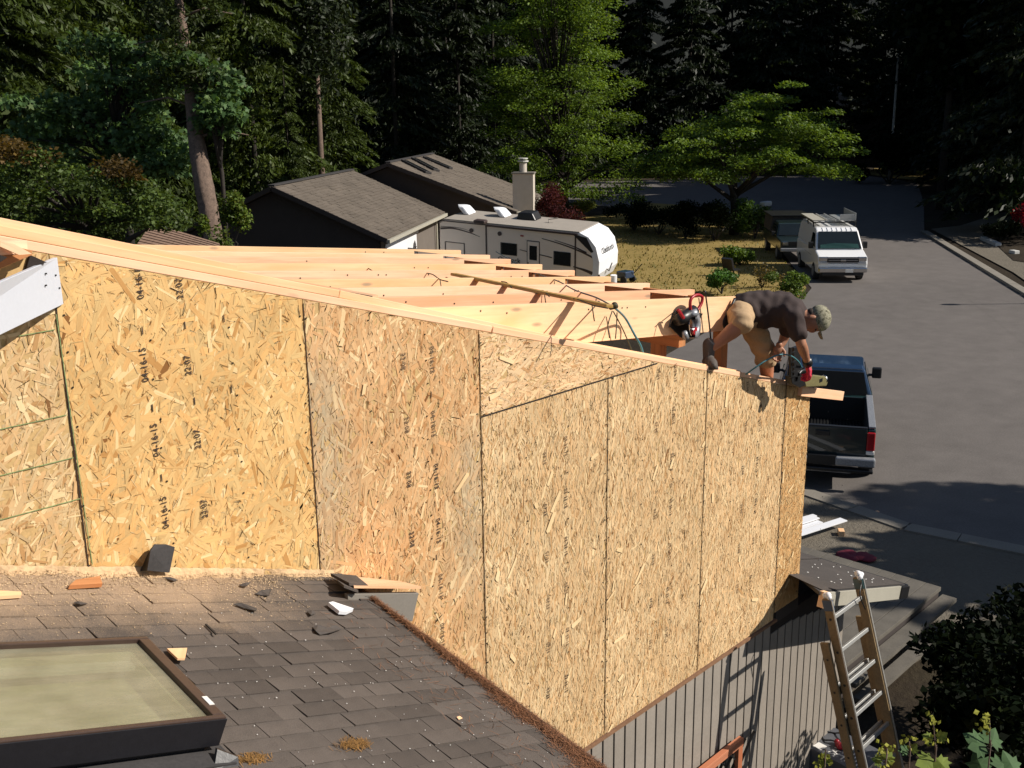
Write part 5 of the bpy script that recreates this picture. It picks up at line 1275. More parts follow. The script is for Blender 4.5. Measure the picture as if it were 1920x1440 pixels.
onvan('roof_ladder', 'small aluminium ladder lying on the van roof rack', 'ladder', MB().beam((-2.2, -.30, 2.36), (.5, -.30, 2.36), .05, .07).beam((-2.2, .05, 2.36), (.5, .05, 2.36), .05, .07).beam((-1.8, -.3, 2.36), (-1.8, .05, 2.36), .04, .03).beam((-1.3, -.3, 2.36), (-1.3, .05, 2.36), .04, .03).beam((-.8, -.3, 2.36), (-.8, .05, 2.36), .04, .03).beam((-.3, -.3, 2.36), (-.3, .05, 2.36), .04, .03).beam((.2, -.3, 2.36), (.2, .05, 2.36), .04, .03), 'alu')

# truck in shadow behind the van
tkp = vc - Vector((math.cos(vang), math.sin(vang), 0))*5.7 + Vector((-math.sin(vang), math.cos(vang), 0))*-.75
tk = thing('parked_truck', 'dark old truck with flat canopy parked in shade behind the white van', 'truck', tuple(tkp), vang+.02)
T = lambda mb, nm, mat, bevel=0, par=None: mb.build(nm, mat, par or tk, bevel=bevel, world=False)
T(shell([(2.5, .5), (2.5, .98), (1.2, 1.05), (-2.5, 1.1), (-2.5, .5)], .92), 'body', 'cargreen', .05)
T(shell([(1.22, 1.04), (.75, 1.62), (-.35, 1.66), (-.45, 1.09)], .90, .74, 1.05, 1.65), 'cab', 'cargreen', .05)
T(shell([(-.46, 1.08), (-.42, 1.80), (-2.46, 1.80), (-2.5, 1.1)], .92, .86, 1.1, 1.8), 'canopy', 'felt', .04)
T(MB().box((-1.4, 0, 1.86), (2.3, 1.9, .06)), 'roof_tray', 'metaldark', .01)
T(MB().prism([(1.215, -.80, 1.09), (1.215, .80, 1.09), (.80, .70, 1.57), (.80, -.70, 1.57)], (.02, 0, .015)), 'windshield', 'glass')
for s in (-1, 1):
    T(MB().box((2.52, s*.70, .86), (.04, .26, .18)), 'headlight', 'chrome', .02); T(MB().box((.95, s*1.02, 1.15), (.10, .16, .20)), 'wing_mirror', 'black', .02)
    T(MB().prism([(1.0, s*.90, 1.12), (-.25, s*.90, 1.12), (-.25, s*.80, 1.52), (.72, s*.80, 1.52)], (0, s*.012, 0)), 'side_window', 'glass')
    for x in (1.6, -1.6): wheel(tk, x, s*.82, .34, .22, s)
T(MB().box((2.52, 0, .86), (.05, 1.1, .20)), 'grille', 'black', .01); T(MB().box((2.56, 0, .58), (.12, 1.85, .16)), 'bumper', 'greymetal', .03)

# green pickup, seen from behind
pang = rad(27); right = Vector((math.sin(pang), -math.cos(pang), 0)); fwd = Vector((math.cos(pang), math.sin(pang), 0))
rb = onZ(1643, 868, .60)
pc_ = rb - right*1.0 + fwd*2.85; pc_.z = 0
pk = thing('pickup_truck', 'dark blue green pickup with open bed parked on the road below the worker', 'pickup', tuple(pc_), pang)
K_ = lambda mb, nm, mat, bevel=0, par=None: mb.build(nm, mat, par or pk, bevel=bevel, world=False)
# lower body sides
for s in (-1, 1):
    K_(MB().prism([(-2.75, s*.96, .55), (-2.75, s*.96, 1.22), (-.55, s*.96, 1.26), (-.55, s*.96, .55)], (0, -s*.14, 0)), 'bed_side', 'carteal', .03)
    K_(MB().beam((-2.74, s*.89, 1.25), (-.55, s*.89, 1.285), .13, .04), 'bed_rail', 'greymetal', .01)
    K_(MB().box((-2.765, s*.88, .98), (.06, .15, .36)), 'tail_lamp', 'redlamp', .02); K_(MB().box((-2.765, s*.88, .76), (.06, .15, .07)), 'reverse_lamp', 'paper', .01)
    K_(MB().box((.95, s*1.08, 1.42), (.12, .20, .24)).box((.97, s*.95, 1.36), (.06, .16, .06)), 'wing_mirror', 'black', .03)
    for x in (1.75, -1.7): wheel(pk, x, s*.86, .38, .26, s)
K_(MB().box((-1.65, 0, .72), (2.2, 1.66, .04)), 'bed_floor', 'liner')
for s in (-1, 1): K_(MB().box((-1.65, s*.812, .98), (2.16, .012, .52)), 'bed_liner', 'liner')
K_(MB().box((-.63, 0, .98), (.012, 1.6, .54)), 'bed_liner', 'liner')
for k in range(26): K_(MB().box((-1.65, -.80+.064*k, .752), (2.15, .03, .02)), 'floor_rib', 'metaldark')
K_(MB().box((-.585, 0, .98), (.07, 1.64, .56)), 'bed_front', 'carteal', .01)
K_(MB().box((-2.74, 0, .92), (.07, 1.62, .62)), 'tailgate', 'cargreen', .02); K_(MB().box((-2.742, 0, 1.235), (.09, 1.62, .025)), 'tailgate_top', 'black', .005)
K_(MB().box((-2.79, 0, 1.10), (.03, .26, .10)), 'tailgate_handle', 'black', .01)
K_(shell([(-.54, .5), (-.54, 1.26), (.95, 1.24), (2.65, 1.12), (2.75, .55)], .97), 'cab_body', 'carteal', .04)
cabm = shell([(-.50, 1.25), (-.36, 1.78), (-.22, 1.85), (.62, 1.84), (.78, 1.77), (1.30, 1.235)], .95, .76, 1.25, 1.85); K_(cabm, 'cab', 'carblue', .05)
K_(MB().prism([(-.515, -.86, 1.27), (-.515, .86, 1.27), (-.405, .76, 1.74), (-.405, -.76, 1.74)], (-.014, 0, 0)), 'rear_window', 'liner')
K_(MB().beam((-.38, -.72, 1.79), (-.38, .72, 1.79), .02, .012), 'rain_gutter', 'chrome')
K_(MB().prism([(1.27, -.82, 1.29), (1.27, .82, 1.29), (.80, .72, 1.74), (.80, -.72, 1.74)], (.015, 0, .015)), 'windshield', 'glass')
for s in (-1, 1): K_(MB().prism([(-.36, s*.93, 1.31), (1.10, s*.93, 1.31), (.68, s*.80, 1.72), (-.28, s*.80, 1.72)], (0, s*.012, 0)), 'side_window', 'glass')
K_(MB().box((-2.86, -.62, .60), (.16, .72, .17)), 'bumper', 'greymetal', .03); K_(MB().box((-2.86, .62, .60), (.16, .72, .17)), 'bumper', 'greymetal', .03)
K_(MB().box((-2.84, 0, .60), (.12, .56, .19)), 'plate_recess', 'black', .01); K_(MB().box((-2.86, 0, .42), (.14, 1.9, .07)), 'bumper_step', 'black', .02)
K_(MB().beam((-2.83, -.55, .36), (-2.83, .3, .36), .03, .03), 'tow_bar', 'chrome')
ob = MB().box((-2.05, .33, .80), (.22, .34, .06)).box((-2.0, .2, .82), (.12, .2, .04)); o = ob.build('rag', 'paper', None, bevel=.02, world=False); o.data.transform(Matrix.LocRotScale(pk.location, pk.rotation_euler, None)); tag(o, 'crumpled pale rag lying in the pickup bed', 'rag')

# ================================================================ SMALL YARD THINGS
mbx = thing('mailbox', 'pale mailbox on a post behind the round bush', 'mailbox', tuple(onZ(1434, 420, 0)))
q = Vector(mbx.location); MB().box(q+Vector((0, 0, .55)), (.1, .1, 1.1)).build('post', 'barkdark', mbx); MB().box(q+Vector((0, 0, 1.22)), (.9, .4, .28)).build('box', 'white', mbx, bevel=.08)
gc = thing('garden_chair', 'low dark garden chair on the dry lawn', 'chair', tuple(onZ(1372, 518, 0)))
q = Vector(gc.location)
MB().box(q+Vector((-.1, .15, .52)), (.12, .5, .55), Matrix.Rotation(-.35, 3, 'Y')).build('backrest', 'black', gc); MB().box(q+Vector((.18, .1, .26)), (.5, .5, .06)).build('seat', 'black', gc)
for a in (-.02, .38):
    for b in (-.1, .3): MB().box(q+Vector((a, b, .12)), (.04, .04, .25)).build('leg', 'black', gc)
gt = thing('toy_cart', 'small dark blue cart at the edge of the lawn beyond the rafters', 'cart', tuple(onZ(1172, 530, 0)))
q = Vector(gt.location); MB().box(q+Vector((0, 0, .35)), (.6, .5, .3)).build('body', 'carblue', gt, bevel=.05); MB().tube([q+Vector((.2, -.3, .4)), q+Vector((.35, -.6, .8))], .02, 6).build('handle', 'black', gt)
for s in (-1, 1): MB().disc(q+Vector((s*.3, -.15, .16)), (1, 0, 0), .16, .06, 12).build('wheel', 'rubber', gt)
# kerb stones of the bed at right
for i, (a, b) in enumerate((((1843, 447), (1872, 459)), ((1896, 472), (1907, 474)))):
    A_, B_ = onZ(*a, .1), onZ(*b, .1); o = MB().beam(A_, B_, .3, .2).build('bed_edging', 'stone', None, bevel=.03); tag(o, ['pale stone edging of the red flower bed', 'small pale stone at the far right of the bed'][i], 'edging')
# street lamp outside the frame (its shadow falls across the road)
hs = onZ(1782, 571, 0); dd = Vector((ts.x, ts.y, 0)).normalized(); Hh = 7.0
hp0 = hs + dd*(Hh/math.tan(rad(SUN_EL))) + Vector((0, 0, Hh))
sl = thing('street_lamp', 'street lamp standing right of the road, beyond the picture edge', 'street lamp', (hp0.x+2.0, hp0.y-2.2, 0))
q = Vector(sl.location); MB().tube([q, q+Vector((0, 0, Hh+.3))], [.10, .06], 10).build('pole', 'greymetal', sl, smooth=True)
MB().tube([q+Vector((0, 0, Hh+.2)), hp0], .035, 8).build('arm', 'greymetal', sl); MB().ball(hp0, (.35, .16, .10), 12, 8, Matrix.Rotation(2.3, 3, 'Z')).build('lamp_head', 'greymetal', sl, smooth=True)
# far house under the trees
fh = thing('far_house', 'distant dark house with pale roof patch among the right hand trees', 'house', tuple(col_at(1572, 128)))
fp = col_at(1572, 128); rx = RT.copy(); rx.z = 0; rx.normalize(); fx = Vector((FW.x, FW.y, 0)).normalized()
MB().prism([fp-rx*6, fp+rx*6, fp+rx*6+fx*6, fp-rx*6+fx*6], (0, 0, 6.2)).build('wall', 'walldark', fh)
MB().prism([fp-rx*6.5-fx*.5+Vector((0, 0, 6.25)), fp+rx*5-fx*.5+Vector((0, 0, 6.6)), fp+rx*5+fx*5+Vector((0, 0, 9.3)), fp-rx*3+fx*5+Vector((0, 0, 9.0))], (0, 0, .2)).build('roof', 'shinglebig', fh)
MB().box(fp+Vector((1.5, 0, 7.9))+fx*1.5, (1.2, .9, .3)).build('roof_vent', 'stone', fh)
# ================================================================ VEGETATION
def norm(a): return a/np.maximum(np.linalg.norm(a, axis=-1, keepdims=True), 1e-9)
def leaves(C, L, Wd, r, up=.6, out=None, col=(1, 1, 1), cv=.3, shape='rhomb', dirs=None, yell=.15):
    n = len(C); nrm = norm(r.normal(0, 1, (n, 3))*(1-up)+np.array([0, 0, 1.])*up)
    if out is not None: nrm = norm(nrm+out*.35)
    t = r.normal(0, 1, (n, 3)) if dirs is None else dirs + r.normal(0, .35, (n, 3))
    t = norm(t - nrm*(t*nrm).sum(1, keepdims=True)); s = np.cross(nrm, t)
    l = (r.uniform(.6, 1.25, n)*L)[:, None]; w_ = (r.uniform(.6, 1.25, n)*Wd)[:, None]
    if shape == 'rhomb':
        V = np.stack([C-t*l*.5, C+s*w_*.5+t*l*.05, C+t*l*.5-nrm*l*.08, C-s*w_*.5+t*l*.05], 1)
    else:   # lobed leaf
        ang = np.radians([-90, -40, -12, 18, 45, 66, 90, 114, 135, 162, 192, 220]); rd = np.array([.25, .75, .42, 1.0, .5, .78, 1.1, .78, .5, 1.0, .42, .75])*.5
        V = np.stack([C + s*w_*(rd[i]*math.cos(a)) + t*l*(rd[i]*math.sin(a)) - nrm*l*(rd[i]**2*.3) for i, a in enumerate(ang)], 1)
    c = np.array(col)[None, :]*(1+cv*r.uniform(-1, 1, n))[:, None]; y = (r.uniform(0, 1, n) < yell)[:, None]
    c = np.where(y, c*np.array([1.5, 1.3, .9]), c)
    return V, np.clip(c, 0, 1.6)
def blob(n, c, rx, ry, rz, r, shellp=.55, droop=0.):
    d = norm(r.normal(0, 1, (n, 3))); q = r.uniform(0, 1, n)**shellp
    p = d*q[:, None]*np.array([rx, ry, rz]); p[:, 2] -= droop*(p[:, 0]**2+p[:, 1]**2)/max(rx, .01)
    return p+np.array(c), d
LM = {}
LM['bright'] = leafmat('bright_green_leaf', (.120, .190, .026), .40, .08)
LM['mid'] = leafmat('mid_green_leaf', (.062, .115, .026), .35, .25)
LM['maple'] = leafmat('bigleaf_maple_leaf', (.080, .145, .050), .35, .1)
LM['conifer'] = leafmat('conifer_spray', (.017, .027, .009), .2, .35)
LM['cedar'] = leafmat('cedar_spray', (.056, .082, .014), .25, .25)
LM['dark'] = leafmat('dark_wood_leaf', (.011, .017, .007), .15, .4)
LM['jmaple'] = leafmat('garden_maple_leaf', (.075, .115, .024), .35, .1)
LM['purple'] = leafmat('purple_leaf', (.065, .018, .022), .3, .2)
LM['redfl'] = leafmat('red_flower', (.25, .010, .028), .3, .1)
LM['yelsh'] = leafmat('yellow_shrub', (.26, .26, .03), .3, .1)
LM['grass'] = leafmat('grass_blade', (.26, .20, .065), .3, .1)
def limb_tree(name, label, cat, base, top, r0, limbs, bark, leafset, lm, group=None, shape='rhomb', crownname='crown'):
    """limbs: list of (points, r_start); leafset: list of (V,C) arrays"""
    t = thing(name, label, cat, tuple(base), None, group); b = Vector(base)
    mb = MB(); mb.tube(top, r0, 10); 
    for p_, rs_ in limbs: mb.tube(p_, [max(.012, rs_*(1-.85*i/(len(p_)-1))) for i in range(len(p_))], 6)
    mb.build('trunk', bark, t, smooth=True)
    if leafset:
        V = np.concatenate([x[0] for x in leafset]); C = np.concatenate([x[1] for x in leafset])
        quads_obj(crownname, V-np.array(base)[None, None, :], C, lm, t)
    return t
def layered_tree(name, label, base, H, z0, R, seed, lm, nl, leaf, ncl, flat=.22, trunkr=.22, low_split=True, prof=None, lean=(0, 0), sprayr=(.8, 1.5), bark='barkdark', sq=1.0, topsp=.5):
    r = np.random.default_rng(seed); base = Vector(base); limbs = []; ls = []
    tp = [base, base+Vector((lean[0]*.2, lean[1]*.2, H*.15)), base+Vector((lean[0]*.6, lean[1]*.6, H*.5)), base+Vector((lean[0], lean[1], H*.92))]
    per = nl//ncl
    for i in range(ncl):
        t = r.uniform(0, 1)**.8; z = z0+(H-z0)*t; a = r.uniform(0, 2*math.pi)
        Rr_ = R*(prof(t) if prof else (1-t*.55)); rad_ = Rr_*math.sqrt(r.uniform(.05, 1))
        c = base+Vector((lean[0]*t+math.cos(a)*rad_, lean[1]*t+math.sin(a)*rad_*sq, z - .10*rad_*.6*0 + .25*r.normal()))
        sr = r.uniform(*sprayr)
        P_, d = blob(per, (c.x, c.y, c.z), sr, sr, sr*flat, r, .6, .12)
        od = np.array([math.cos(a), math.sin(a), -.25]); 
        V, C = leaves(P_, leaf, leaf*.55, r, .62, None, (1, 1, 1), .30, 'rhomb', np.tile(od, (per, 1)), .2)
        C *= r.uniform(.75, 1.15); ls.append((V, C))
        if i % 3 == 0:
            s0 = base+Vector((lean[0]*t*.6, lean[1]*t*.6, z0*.7+(z-z0*.7)*.45)); mid = s0.lerp(c, .55)+Vector((0, 0, .12*rad_)); limbs.append(([s0, mid, c], .05+.02*rad_*.6))
    return limb_tree(name, label, 'tree', base, tp, [trunkr*1.2, trunkr, trunkr*.65, .05], limbs, bark, ls, lm)
# ---- bright green street trees
bA = onZ(1120, 416, 0)
layered_tree('street_tree', 'tall bright green tree in loose drooping layers behind the camper', bA + Vector((-.2, 2.4, 0)), 17.5, 1.2, 6.2, 21, LM['bright'], 72000, .19, 250, .32, .24,
             prof=lambda t: (.80 if t < .35 else .80-.34*(t-.35)/.65) if t > .02 else .7, lean=(-1.0, .6), sprayr=(.9, 1.9))
bB = onZ(1376, 440, 0)
tb_ = thing('spreading_tree', 'spreading flat-topped green tree with forked dark trunk beside the road', 'tree', tuple(bB))
r = np.random.default_rng(33); mb = MB(); ls = []
rt2 = Vector((RT.x, RT.y, 0)).normalized(); f2 = Vector((FW.x, FW.y, 0)).normalized()
S0 = bB; mb.tube([S0, S0+Vector((0, 0, 1.4)), S0+rt2*-.1+Vector((0, 0, 2.4))], [.30, .24, .22], 10)
tops = []
for k, (dx, dy, dz) in enumerate(((-3.6, .5, 4.4), (-1.6, -1.8, 5.0), (.2, 1.8, 5.6), (2.4, -1.2, 4.6), (4.6, .8, 4.2), (1.2, -3.2, 4.0), (-.8, 3.6, 5.0))):
    s = S0+Vector((0, 0, 1.8+.1*k)); m1 = s+rt2*dx*.35+f2*dy*.35+Vector((0, 0, (dz-1.8)*.35)); m2 = s+rt2*dx*.7+f2*dy*.7+Vector((0, 0, (dz-1.8)*.75)); e = S0+rt2*dx+f2*dy+Vector((0, 0, dz))
    mb.tube([s, m1, m2, e], [.14, .10, .06, .025], 7)
    for q in range(4): 
        b2 = m1.lerp(e, .3+.2*q); e2 = b2+rt2*r.uniform(-1.6, 1.6)+f2*r.uniform(-1.5, 1.5)+Vector((0, 0, r.uniform(.2, 1.0))); mb.tube([b2, b2.lerp(e2, .5)+Vector((0, 0, .1)), e2], [.05, .03, .015], 5)
mb.build('trunk', 'barkdark', tb_, smooth=True)
per = 225
for i in range(200):
    a = r.uniform(0, 2*math.pi); rr_ = math.sqrt(r.uniform(0, 1)); X = rr_*math.cos(a)*5.9; Yy = rr_*math.sin(a)*4.6
    zt_ = 6.9-.085*X*X*.75-.05*Yy*Yy + (.5 if X > -1 else -.2); z = zt_ - r.uniform(0, 1)**1.2*(3.0+.3*abs(X)) + .5*r.normal()
    z = max(z, 3.3 + .6*r.uniform(0, 1)); c = S0+rt2*(X+.5)+f2*Yy+Vector((0, 0, z)); sr = r.uniform(.6, 1.25)
    P_, d = blob(per, (c.x, c.y, c.z), sr, sr, sr*r.uniform(.18, .42), r, .6, .15)
    V, C = leaves(P_, .20, .11, r, .62, None, (1, 1, 1), .3, 'rhomb', np.tile(np.array([math.cos(a), math.sin(a), -.25]), (per, 1)), .2); ls.append((V, C*r.uniform(.75, 1.1)))
V = np.concatenate([x[0] for x in ls]); C = np.concatenate([x[1] for x in ls]); quads_obj('crown', V-np.array(bB)[None, None, :], C, LM['bright'], tb_)
# ---- conifers
def conifer_mesh(seed, H, R, n_br, per, spray, z0=.06, droop=.35, w_=.33):
    r = np.random.default_rng(seed); Vs = []; Cs = []
    for i in range(n_br):
        t = z0+(1-z0)*(i+r.uniform(0, 1))/n_br; z = H*t; a = r.uniform(0, 2*math.pi); L_ = R*(1-t)**.75*r.uniform(.65, 1.1)+.3
        s = r.uniform(.12, 1, per)**.7; side = r.normal(0, 1, per)*L_*.16*s**.3
        x = s*L_; zz = z - droop*L_*s**1.6 + .10*L_*s - np.abs(r.normal(0, .10, per))*spray
        P_ = np.stack([math.cos(a)*x - math.sin(a)*side, math.sin(a)*x + math.cos(a)*side, zz - .25*np.abs(side)], 1)
        d = np.array([math.cos(a), math.sin(a), -.75])[None, :]+np.stack([-math.sin(a)*side, math.cos(a)*side, 0*side], 1)*.5
        V, C = leaves(P_, spray, spray*w_, r, .45, None, (1, 1, 1), .35, 'rhomb', d, .1); Vs.append(V); Cs.append(C*r.uniform(.7, 1.15))
    return np.concatenate(Vs), np.concatenate(Cs)
protos = []
def conifer_proto(seed, H, R, n_br, per, spray, lm, bark='barkdark', **k):
    V, C = conifer_mesh(seed, H, R, n_br, per, spray, **k)
    cr = quads_obj('crown', V, C, lm); mb = MB().tube([(0, 0, 0), (0, 0, H*.5), (0, 0, H*.97)], [.19, .11, .03], 8); tr_ = mb.build('trunk', bark, None, smooth=True)
    me1, me2 = cr.data, tr_.data; bpy.data.objects.remove(cr); bpy.data.objects.remove(tr_); return me1, me2
for _q in (0,): pass
PC = [conifer_proto(41, 30, 5.0, 120, 190, .62, LM['conifer']), conifer_proto(42, 27, 4.4, 110, 190, .58, LM['conifer']), conifer_proto(43, 33, 5.6, 130, 190, .66, LM['conifer'], z0=.12)]
PL = [conifer_proto(44, 26, 4.6, 150, 320, .42, LM['cedar'], droop=.5, z0=.02), conifer_proto(45, 24, 4.2, 140, 320, .40, LM['cedar'], droop=.55, z0=.03)]
def place(proto, loc, s, rz, name, label, group, sz=1.):
    t = thing(name, label, 'tree', tuple(loc), rz, group); t.scale = (s, s, s*sz)
    for me_, nm in ((proto[0], 'crown'), (proto[1], 'trunk')): link(bpy.data.objects.new(nm, me_), t)
    return t
r = random.Random(77)
spots = []
def wood_row(px0, px1, step, d0, d1, jit, grp, lab, pr, smin=.85, smax=1.15, avoid=None):
    px = px0
    while px <= px1:
        f = (px-px0)/max(1, px1-px0); d = d0+(d1-d0)*f+r.uniform(-jit, jit)
        p = col_at(px+r.uniform(-step*.3, step*.3), d)
        place(r.choice(pr), (p.x, p.y, -.1), r.uniform(smin, smax), r.uniform(0, 6.28), 'fir_tree', lab, grp); px += step
wood_row(-40, 1000, 95, 74, 90, 4, 'dark firs behind the neighbour house', 'dark fir behind the neighbour house', PC)
wood_row(0, 1100, 90, 92, 110, 5, 'dark firs in the second row of the wood', 'dark fir in the second row of the wood', PC)
wood_row(1050, 1960, 75, 112, 118, 5, 'dark firs beyond the far road bend', 'dark fir beyond the far road bend', PC)
wood_row(-60, 2000, 85, 135, 135, 6, 'farthest dark firs', 'farthest dark fir at the back', PC, 1.0, 1.3)
# belt right of the road, in and beyond the frame
for i, (px, d) in enumerate(((1775, 104), (1810, 92), (1850, 84), (1905, 78), (1950, 72), (1880, 98), (1830, 108), (1760, 116), (1960, 90), (1930, 64))):
    p = col_at(px, d); place(PC[i % 3], (p.x, p.y, -.1), r.uniform(.9, 1.1), r.uniform(0, 6), 'fir_tree', 'black-green fir behind the flower bed', 'firs at the right edge')
# trees beyond the picture's right edge, whose shade falls on the wood, the road and the ground by the ladder
sdir = Vector((ts.x, ts.y, 0)).normalized()
for i, (gx, gy, h_, s_) in enumerate(((62, 20, 26, .9), (66, 27, 28, .95), (73, 33, 28, .95), (80, 38, 28, .95), (88, 43, 30, 1), (96, 46, 30, 1), (104, 50, 30, 1), (112, 54, 30, 1), (120, 58, 30, 1.05),
                                  (69, 22, 27, .95), (76, 27, 27, .95), (60, 24, 24, .85), (84, 30, 28, .95), (79, 44, 28, .95), (95, 36, 30, 1), (106, 40, 30, 1), (118, 44, 30, 1), (130, 50, 30, 1.1), (140, 60, 30, 1.1))):
    L_ = h_*s_*.55/math.tan(rad(SUN_EL)); p = Vector((gx, gy, -.1))+sdir*L_
    q = p-CAM; X = 960+FPX*q.dot(RT)/max(1, q.dot(FW))
    if X < 1900: p = p+sdir*6; 
    place(PC[i % 3], p, s_, r.uniform(0, 6), 'fir_tree', 'tall fir right of the road', 'firs right of the road')
k_ = 0
for X in (58, 64, 70, 76, 82):
    for Y_ in (22, 28, 34, 40, 46, 52):
        if not (X*.45-8 < Y_ < X*.62+6): continue
        L_ = 15/math.tan(rad(SUN_EL)); p = Vector((X+(k_ % 2), Y_, 0))+sdir*L_; q = p-CAM; px = 960+FPX*q.dot(RT)/q.dot(FW) if q.dot(FW) > 5 else 9999
        if px < 1740: continue
        k_ += 1; r2_ = np.random.default_rng(300+k_); P_, d = blob(5200, (p.x, p.y, 14.5), 4.2, 4.2, 7.0, r2_, .5); V, C = leaves(P_, .62, .5, r2_, .3)
        limb_tree('alder_tree', 'tall leafy tree right of the road, '+['nearest', 'second nearest', 'third nearest', 'fourth nearest', 'fifth nearest', 'sixth nearest', 'seventh nearest', 'eighth nearest', 'ninth nearest', 'tenth nearest', 'eleventh nearest', 'twelfth nearest', 'thirteenth nearest', 'fourteenth nearest', 'fifteenth nearest', 'sixteenth nearest', 'seventeenth nearest', 'eighteenth nearest', 'farthest', 'very farthest'][min(19, k_-1)]+' in its group', 'tree', Vector((p.x, p.y, 0)), [Vector((p.x, p.y, 0)), Vector((p.x, p.y, 9)), Vector((p.x, p.y, 18))], [.3, .2, .05], [], 'barkdark', [(V, C)], LM['dark'], group='leafy trees right of the road')
# nearer shade trees out of frame (their crown shadows lie at the lower right)
for i, (gx, gy, h_, s_) in enumerate(((15.4, 3.0, 11.5, .42), (20.5, .2, 14, .5), (18.0, -.2, 12, .5), (13.2, -1.6, 9, .42))):
    p = Vector((gx, gy, 0))+sdir*(h_/math.tan(rad(SUN_EL)))
    if i == 0: place(PC[1], (p.x, p.y, -.1), h_/27, .4, 'fir_tree', 'fir beyond the lower right corner', 'firs beyond the lower right corner')
    else: place(PC[i % 3], (p.x, p.y, -.1), s_, 1.3*i, 'fir_tree', 'fir beyond the lower right corner', 'firs beyond the lower right corner')
for i, (c, rx_, rz_, lb) in enumerate((((22.4, -10.3, 5.5), 2.5, 5.5, 'tall leafy tree beyond the lower right corner behind the small round ones'), ((25.2, -9.8, 11.0), 1.5, 2.0, 'slim topped tree beyond the lower right corner whose tip shades the road'), ((24.5, -11, 4), 3.2, 4.4, 'broad low tree beyond the lower right corner, farthest from the ladder'),
        ((19.2, -5.7, 5.6), 2.0, 2.3, 'small round tree beyond the right edge, level with the platform'), ((22.6, -7.0, 5.2), 2.1, 2.4, 'small round tree beyond the right edge, level with the road edge'), ((18.2, -7.9, 5.2), 2.0, 2.2, 'small round tree beyond the right edge, right of the ladder'), ((16.0, -8.9, 5.0), 2.0, 2.2, 'small round tree beyond the lower right corner, nearest the ladder'), ((13.6, -7.3, 4.6), 1.4, 1.7, 'smallest round tree beyond the lower right corner'), ((25.6, -8.0, 4.6), 2.0, 2.6, 'small round tree beyond the right edge, farthest along the road'))):
    r2_ = np.random.default_rng(200+i); n_ = int(900*rx_*rz_/2)
    P_, d = blob(n_, c, rx_, rx_*.9, rz_, r2_, .45); V, C = leaves(P_, .42, .34, r2_, .3)
    limb_tree('shade_tree', lb, 'tree', Vector((c[0], c[1], 0)), [Vector((c[0], c[1], 0)), Vector(c), Vector((c[0], c[1], c[2]+rz_*.6))], [.2, .15, .04], [], 'barkdark', [(V, C)], LM['mid'])
# ---- left: lit cedars and the big-leaf maple round the leaning trunk
for i, (px, d, s_, k) in enumerate(((95, 46, 1.0, 0), (-20, 42, 1.0, 1), (470, 56, .95, 0), (535, 52, .40, 1), (250, 54, 1.05, 0), (385, 60, 1.0, 1), (610, 62, .85, 1), (740, 70, .9, 0), (860, 76, .9, 1))):
    p = col_at(px, d); place(PL[k] if px < 700 else PC[k], (p.x, p.y, -.1), s_, r.uniform(0, 6), 'cedar_tree',
        ['sunlit yellow green cedar at the upper left', 'sunlit cedar at the far left edge', 'dark cedar right of the big leaning trunk', 'low sunlit cedar with round outline left of the shingled house', 'cedar behind the maple leaves', 'cedar behind the leaning trunk', 'dark cedar behind the left house gable', 'dim cedar above the house ridge', 'dim cedar left of the tall bright tree'][i], None)
lt = thing('leaning_trunk_tree', 'tall leaning conifer with bare brown trunk left of the neighbour house', 'tree', tuple(dep(404, 470, 30))) 
tp = [dep(414, 560, 30), dep(404, 470, 30), dep(394, 410, 30), dep(381, 340, 30), dep(368, 260, 30.2), dep(358, 170, 30.4), dep(348, 90, 30.6), dep(335, 0, 31), dep(322, -120, 31.5), dep(312, -230, 32)]
g0 = tp[0].copy(); g0.z = 0; lt.location = g0
rngs = [.34, .30, .285, .27, .25, .21, .18, .15, .12, .08, .04]
pts_ = [g0+Vector((.15, -.2, 0))]+tp; mb = MB()
n_ = 14; pts2 = spline(pts_, 6); k = len(pts2)
rl = [np.interp(i/(k-1)*10, range(11), rngs) for i in range(k)]
mb.tube(pts2, rl, n_); rr = random.Random(6)
for i, v in enumerate(mb.v):
    c = pts2[min(k-1, i//n_)] if i < k*n_ else None
    if c is not None: mb.v[i] = c+(v-c)*(1+.10*math.sin((i % n_)*2.7+(i//n_)*.15)+rr.uniform(-.05, .05))
for a in range(7):
    b0 = pts2[int(k*.50)+a*4 if int(k*.50)+a*4 < k else k-1]; mb.tube([b0, b0+RT*(-1 if a % 2 else 1)*.7+Vector((0, 0, .25)), b0+RT*(-1 if a % 2 else 1)*1.5+Vector((0, 0, .1))], [.05, .03, .012], 5)
mb.build('trunk', 'bark', lt, smooth=True)
r = np.random.default_rng(8); ls = []
for i in range(36):
    t_ = r.uniform(0, 1); c = dep(352+r.normal()*32, -150+330*t_, 30.2+r.normal()*.8)
    P_, d = blob(150, tuple(c), .55, .55, .35, r, .6, .2); V, C = leaves(P_, .22, .07, r, .4, None, (1, 1, 1), .35); ls.append((V, C*r.uniform(.4, .8)))
quads_obj('crown', np.concatenate([x[0] for x in ls])-np.array(g0)[None, None, :], np.concatenate([x[1] for x in ls]), LM['cedar'], lt)
